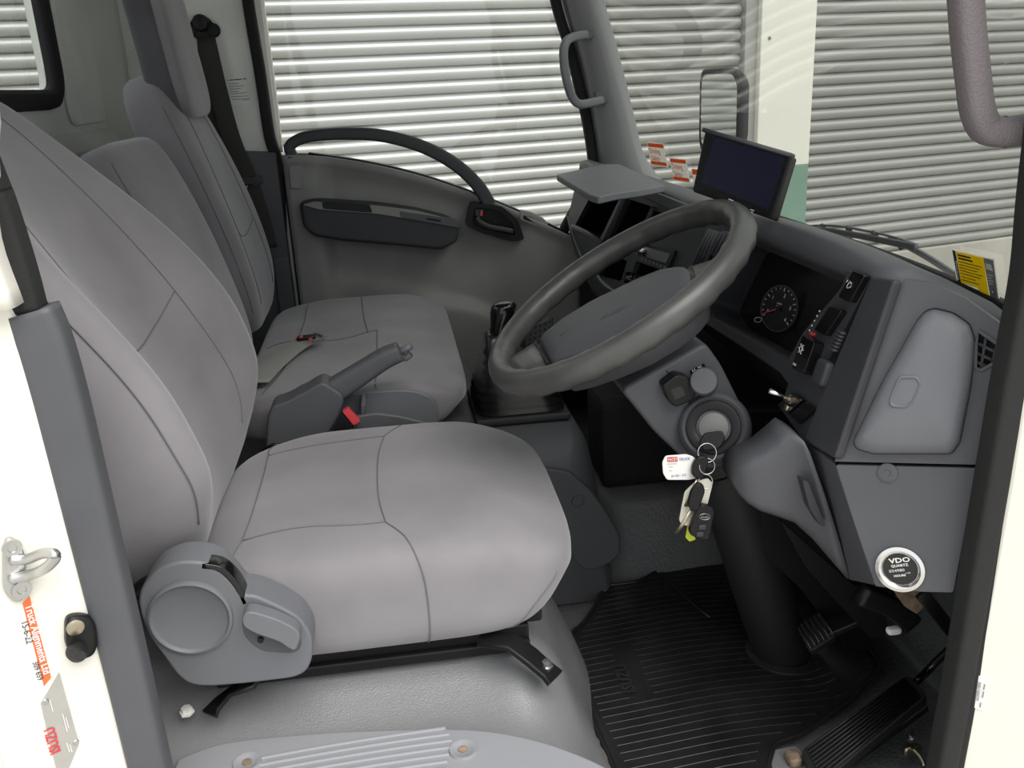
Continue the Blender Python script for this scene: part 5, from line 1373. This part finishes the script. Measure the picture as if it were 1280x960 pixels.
# ================================================================== DRIVER PILLAR FITTINGS
sk = thing('door_striker', J(16, 712), 'silver door striker bolted to the cream pillar', 'striker')
spo = rnd([J(a, b) for a, b in [(6, 668), (20, 672), (31, 690), (32, 735), (26, 750), (14, 750), (2, 735), (2, 690)]], 0.008, 4)
slab('striker_plate', spo, JN * 0.006, 'metal', sk, bevel=0.002, smooth=True)
q0, q1 = J(14, 700, 0.006), J(14, 724, 0.006)
lp = cr([q0, J(34, 699, 0.012), J(52, 692, 0.03), J(66, 692, 0.045), J(69, 697, 0.048), J(62, 706, 0.043), J(52, 713, 0.034), J(36, 719, 0.014), q1], 6)
tube('striker_loop', lp, 0.0048, 'metal', sk, n=12, up=(0, 0.3, 1))
for px, py in ((15, 685), (27, 737)):
    lathe('striker_screw', [(0.0085, 0), (0.0080, 0.0018), (0.004, 0.0016), (0.0035, 0.0004), (0, 0.0004)], J(px, py, 0.006), JN, 'metal', sk, n=20)
dsw = thing('door_switch', J(97, 793), 'black rubber door light switch on the cream pillar', 'switch')
sp_ = rnd([J(a, b) for a, b in [(80, 770), (92, 765), (110, 766), (118, 776), (120, 805), (112, 818), (92, 821), (80, 805)]], 0.008, 4)
sc3 = sum(sp_, V((0, 0, 0))) / len(sp_)
loft('switch_body', [[sc3 + (p - sc3) * s + JN * h for p in sp_] for s, h in ((1, 0), (1.0, 0.006), (0.94, 0.009), (0.5, 0.010), (0.02, 0.010))], 'black', dsw)
lathe('switch_screw', [(0.0078, 0), (0.0078, 0.002), (0.006, 0.003), (0, 0.0032)], J(94, 784, 0.010), JN, 'brass', dsw, n=18)
lathe('plunger', [(0.0095, 0.006), (0.009, 0.014), (0.0065, 0.020), (0.005, 0.026), (0.0045, 0.027), (0, 0.027)], J(94, 812, 0.004), JN + V((0, 0, 0.25)), 'rubber', dsw, n=20)
als = thing('alignment_sticker', J(42, 805), 'orange and white alignment sticker with handwritten date on the cream pillar', 'sticker')
slab('paper', [J(a, b, 0.001) for a, b in [(22, 760), (26, 757), (33, 746), (37, 745), (64, 848), (49, 868)]], -JN * 0.0008, 'paper', als)
newmesh('orange_band', [J(a, b, 0.0016) for a, b in [(28, 754), (37, 745), (64, 847), (55, 858)]], [(0, 1, 2, 3)], 'orange', als, smooth=False, recalc=False)
def run(name, s, size, p0, p1, m, parent, d, sx=1.0, bold=0.0):
    a, b = J(*p0, d), J(*p1, d); xd = (b - a).normalized()
    return text(name, s, size, a, xd, JN.cross(xd), m, parent, lift=0.0004, sx=sx, bold=bold)
run('print', 'Truck Alignments Ltd', 0.0092, (31, 757), (57, 853), 'white_print', als, 0.002, sx=0.92, bold=0.0002)
run('handwriting', '15-6-22', 0.0085, (26, 777), (35, 812), 'ink', als, 0.002, sx=0.9)
run('handwriting', '309 659', 0.0075, (40, 828), (48, 853), 'ink', als, 0.002, sx=0.85)
bp2 = thing('builder_plate', J(74, 905), 'grey metal data plate with red lettering on the cream pillar', 'plate')
slab('plate', [J(a, b, 0.0015) for a, b in [(51, 880), (74, 841), (99, 929), (76, 985)]], -JN * 0.0014, 'alu', bp2)
a_, b_ = J(76, 939, 0.002), J(65, 899, 0.002); xd = (b_ - a_).normalized()
text('plate_name', 'ISUZU', 0.013, a_, xd, JN.cross(xd), 'red', bp2, lift=0.0004, sx=0.82, bold=0.0003)
for px, py in ((57, 877), (95, 928)):
    lathe('rivet', [(0.003, 0), (0.0022, 0.0012), (0, 0.0014)], J(px, py, 0.0015), JN, 'metal', bp2, n=12)
bars('stamped_print', [(62, 874, 66, 889), (78, 892, 84, 914), (82, 896, 86, 910), (83, 928, 87, 940), (87, 930, 90, 940)], 1.0, lambda a, b: J(a, b, 0.0022), JN, 'paper', bp2)
pst = thing('part_sticker', K(1222, 866), 'tiny white part number label on the front door jamb', 'sticker')
slab('paper', [K(a, b, 0.001) for a, b in [(1216, 842), (1236, 849), (1229, 889), (1210, 882)]], -KN * 0.0008, 'paper', pst)
a_, b_ = K(1221.5, 852, 0.0014), K(1217, 883, 0.0014); xd = (b_ - a_).normalized()
text('part_number', '8981580070', 0.0062, a_, xd, KN.cross(xd), 'ink_grey', pst, lift=0.0004, sx=0.8)
bars('small_print', [(1217.5, 849, 1212, 881), (1231, 855, 1229.5, 862), (1229.5, 864, 1228, 872), (1226, 878, 1225, 884)], 1.6, lambda a, b: K(a, b, 0.0014), KN, 'ink_grey', pst)

# ================================================================== KEYS
YK = 0.262
def KY(px, py, y=YK): return PY(px, py, y)
kf = V((0, -1, 0))
ik = thing('ignition_key', KY(890, 552, 0.29), 'black-headed key standing in the ignition barrel', 'key')
kq = rnd([PP(a, b, ic + IA * 0.020, IA) for a, b in [(874, 553), (880, 541), (903, 538), (907, 549), (900, 560), (880, 564)]], 0.004, 3)
slab('key_head', kq, -IA * 0.008, 'black', ik, bevel=0.002, smooth=True)
kcn = sum(kq, V((0, 0, 0))) / len(kq)
tube('key_blade', [kcn - IA * 0.019, kcn - IA * 0.006], 0.004, 'metal', ik, n=8)
def ringof(name, c, r, label, tilt=0.0, wire=0.0007):
    t = thing(name, c, label, 'key ring', 'split rings of the hanging keys')
    ax1 = V((1, 0, 0)); ax2 = V((0, math.sin(tilt), math.cos(tilt)))
    tube('ring_wire', [c + ax1 * math.cos(q) * r + ax2 * math.sin(q) * r for q in [k * 2 * PI / 28 for k in range(28)]], wire, 'metal', t, closed=True, n=8)
    return t
ringof('key_ring', KY(884, 566, 0.268), 0.0125, 'thin split ring right below the ignition key head', 0.4)
ringof('key_ring', KY(884, 583, 0.262), 0.0105, 'thin split ring behind the upper hanging key head', 0.2)
ringof('key_ring', KY(882, 602, 0.262), 0.0095, 'thin split ring at the top of the cream tag', 0.3)
def keything(label, head, p0, p1, y, r=0.004):
    k = thing('key', KY(*p0, y), label, 'key', 'keys hanging from the ignition')
    hd_ = slab('key_head', rnd([KY(a, b, y) for a, b in head], r, 3), (0, 0.008, 0), 'black', k, bevel=0.0025, smooth=True, segs=3)
    sweep('key_blade', [KY(*p0, y + 0.004), KY(*p1, y + 0.004)], rrect(0.0026, 0.001, 0.0008, 2), 'brass', k, up=(0, 1, 0))
    return k
keything('black-headed key hanging directly below the ignition, blade pointing down', [(873, 571), (884, 571), (887, 577), (880, 598), (872, 600), (865, 594), (866, 583)], (873, 598), (857, 633), 0.262)
keything('lower black-headed key with brass blade hanging over the cream tag', [(872, 604), (880, 606), (882, 615), (874, 638), (866, 640), (860, 633), (864, 616)], (866, 636), (845, 667), 0.252)
fb = thing('key_fob', KY(876, 655, 0.258), 'black remote key fob with round logo at the bottom of the keys', 'key fob')
fbb = slab('fob_body', rnd([KY(a, b, 0.254) for a, b in [(872, 636), (878, 631), (892, 634), (894, 641), (887, 676), (880, 676), (864, 670), (862, 664)]], 0.003, 3), (0, 0.010, 0), 'black', fb, bevel=0.0025, smooth=True)
lc = KY(881, 646, 0.2535)
tube('logo_ring', [lc + V((math.cos(k * PI / 9) * 0.0078, 0, math.sin(k * PI / 9) * 0.0045 - math.cos(k * PI / 9) * 0.0010)) for k in range(18)], 0.0004, 'metal', fbb, closed=True, n=5)
text('logo_print', 'ISUZU', 0.0042, lc + V((-0.0058, 0, -0.0012)), (1, 0, -0.12), (0, 0, 1), 'metal', fbb, lift=0.0004)
for px, py in ((878, 659), (875, 668)):
    c_ = KY(px, py, 0.2535)
    rb('fob_button', c_, (0.005, 0.0012, 0.0036), 'plastic_dk', fbb, k=6, n=(6, 4, 6))
wt = thing('hire_tag', KY(848, 585, 0.272), 'white plastic key tag with red and blue print', 'key tag')
wq = [(832, 570), (858, 568), (867, 571), (871, 576), (871, 598), (862, 600), (834, 600), (829, 592), (828, 578)]
slab('tag_body', rnd([KY(a, b, 0.272) for a, b in wq], 0.003, 3), (0, 0.002, 0), 'paper', wt, bevel=0.0006)
newmesh('red_block', [KY(a, b, 0.2714) for a, b in [(834, 571.5), (847, 571), (847, 577), (834, 577.5)]], [(0, 1, 2, 3)], 'red', wt, smooth=False, recalc=False)
text('tag_print', 'FACEY', 0.0056, KY(834.4, 576.4, 0.2712), (1, 0, 0), (0, 0, 1), 'white_print', wt, lift=0.0003, sx=0.82, bold=0.0001)
text('tag_print', 'TRUCK', 0.0056, KY(848.5, 576, 0.2712), (1, 0, 0), (0, 0, 1), 'blue_ink', wt, lift=0.0003, sx=0.85)
text('tag_number', '09 276 - 313', 0.0042, KY(839, 596.5, 0.2712), (1, 0, 0), (0, 0, 1), 'blue_ink', wt, lift=0.0003, sx=0.95)
bars('tag_lines', [(834, 580, 846, 579.5), (836, 583.5, 841, 583.4), (836, 588.5, 840, 588.4)], 0.5, lambda a, b: KY(a, b, 0.2714), kf, 'ink_grey', wt)
ct = thing('cream_tag', KY(865, 630, 0.27), 'cream card key tag behind the keys', 'key tag')
slab('tag_body', rnd([KY(a, b, 0.268) for a, b in [(870, 602), (885, 598), (891, 604), (884, 632), (866, 658), (852, 656), (849, 650), (856, 615)]], 0.003, 3), (0, 0.0016, 0), 'cream_tag', ct)
lmt = thing('lime_tag', KY(862, 668, 0.27), 'small lime green tag peeking out below the black key fob', 'key tag')
slab('tag_body', rnd([KY(a, b, 0.269) for a, b in [(861, 650), (866, 652), (866, 668), (870, 674), (862, 677), (857, 672)]], 0.0015, 3), (0, 0.0016, 0), 'lime', lmt)
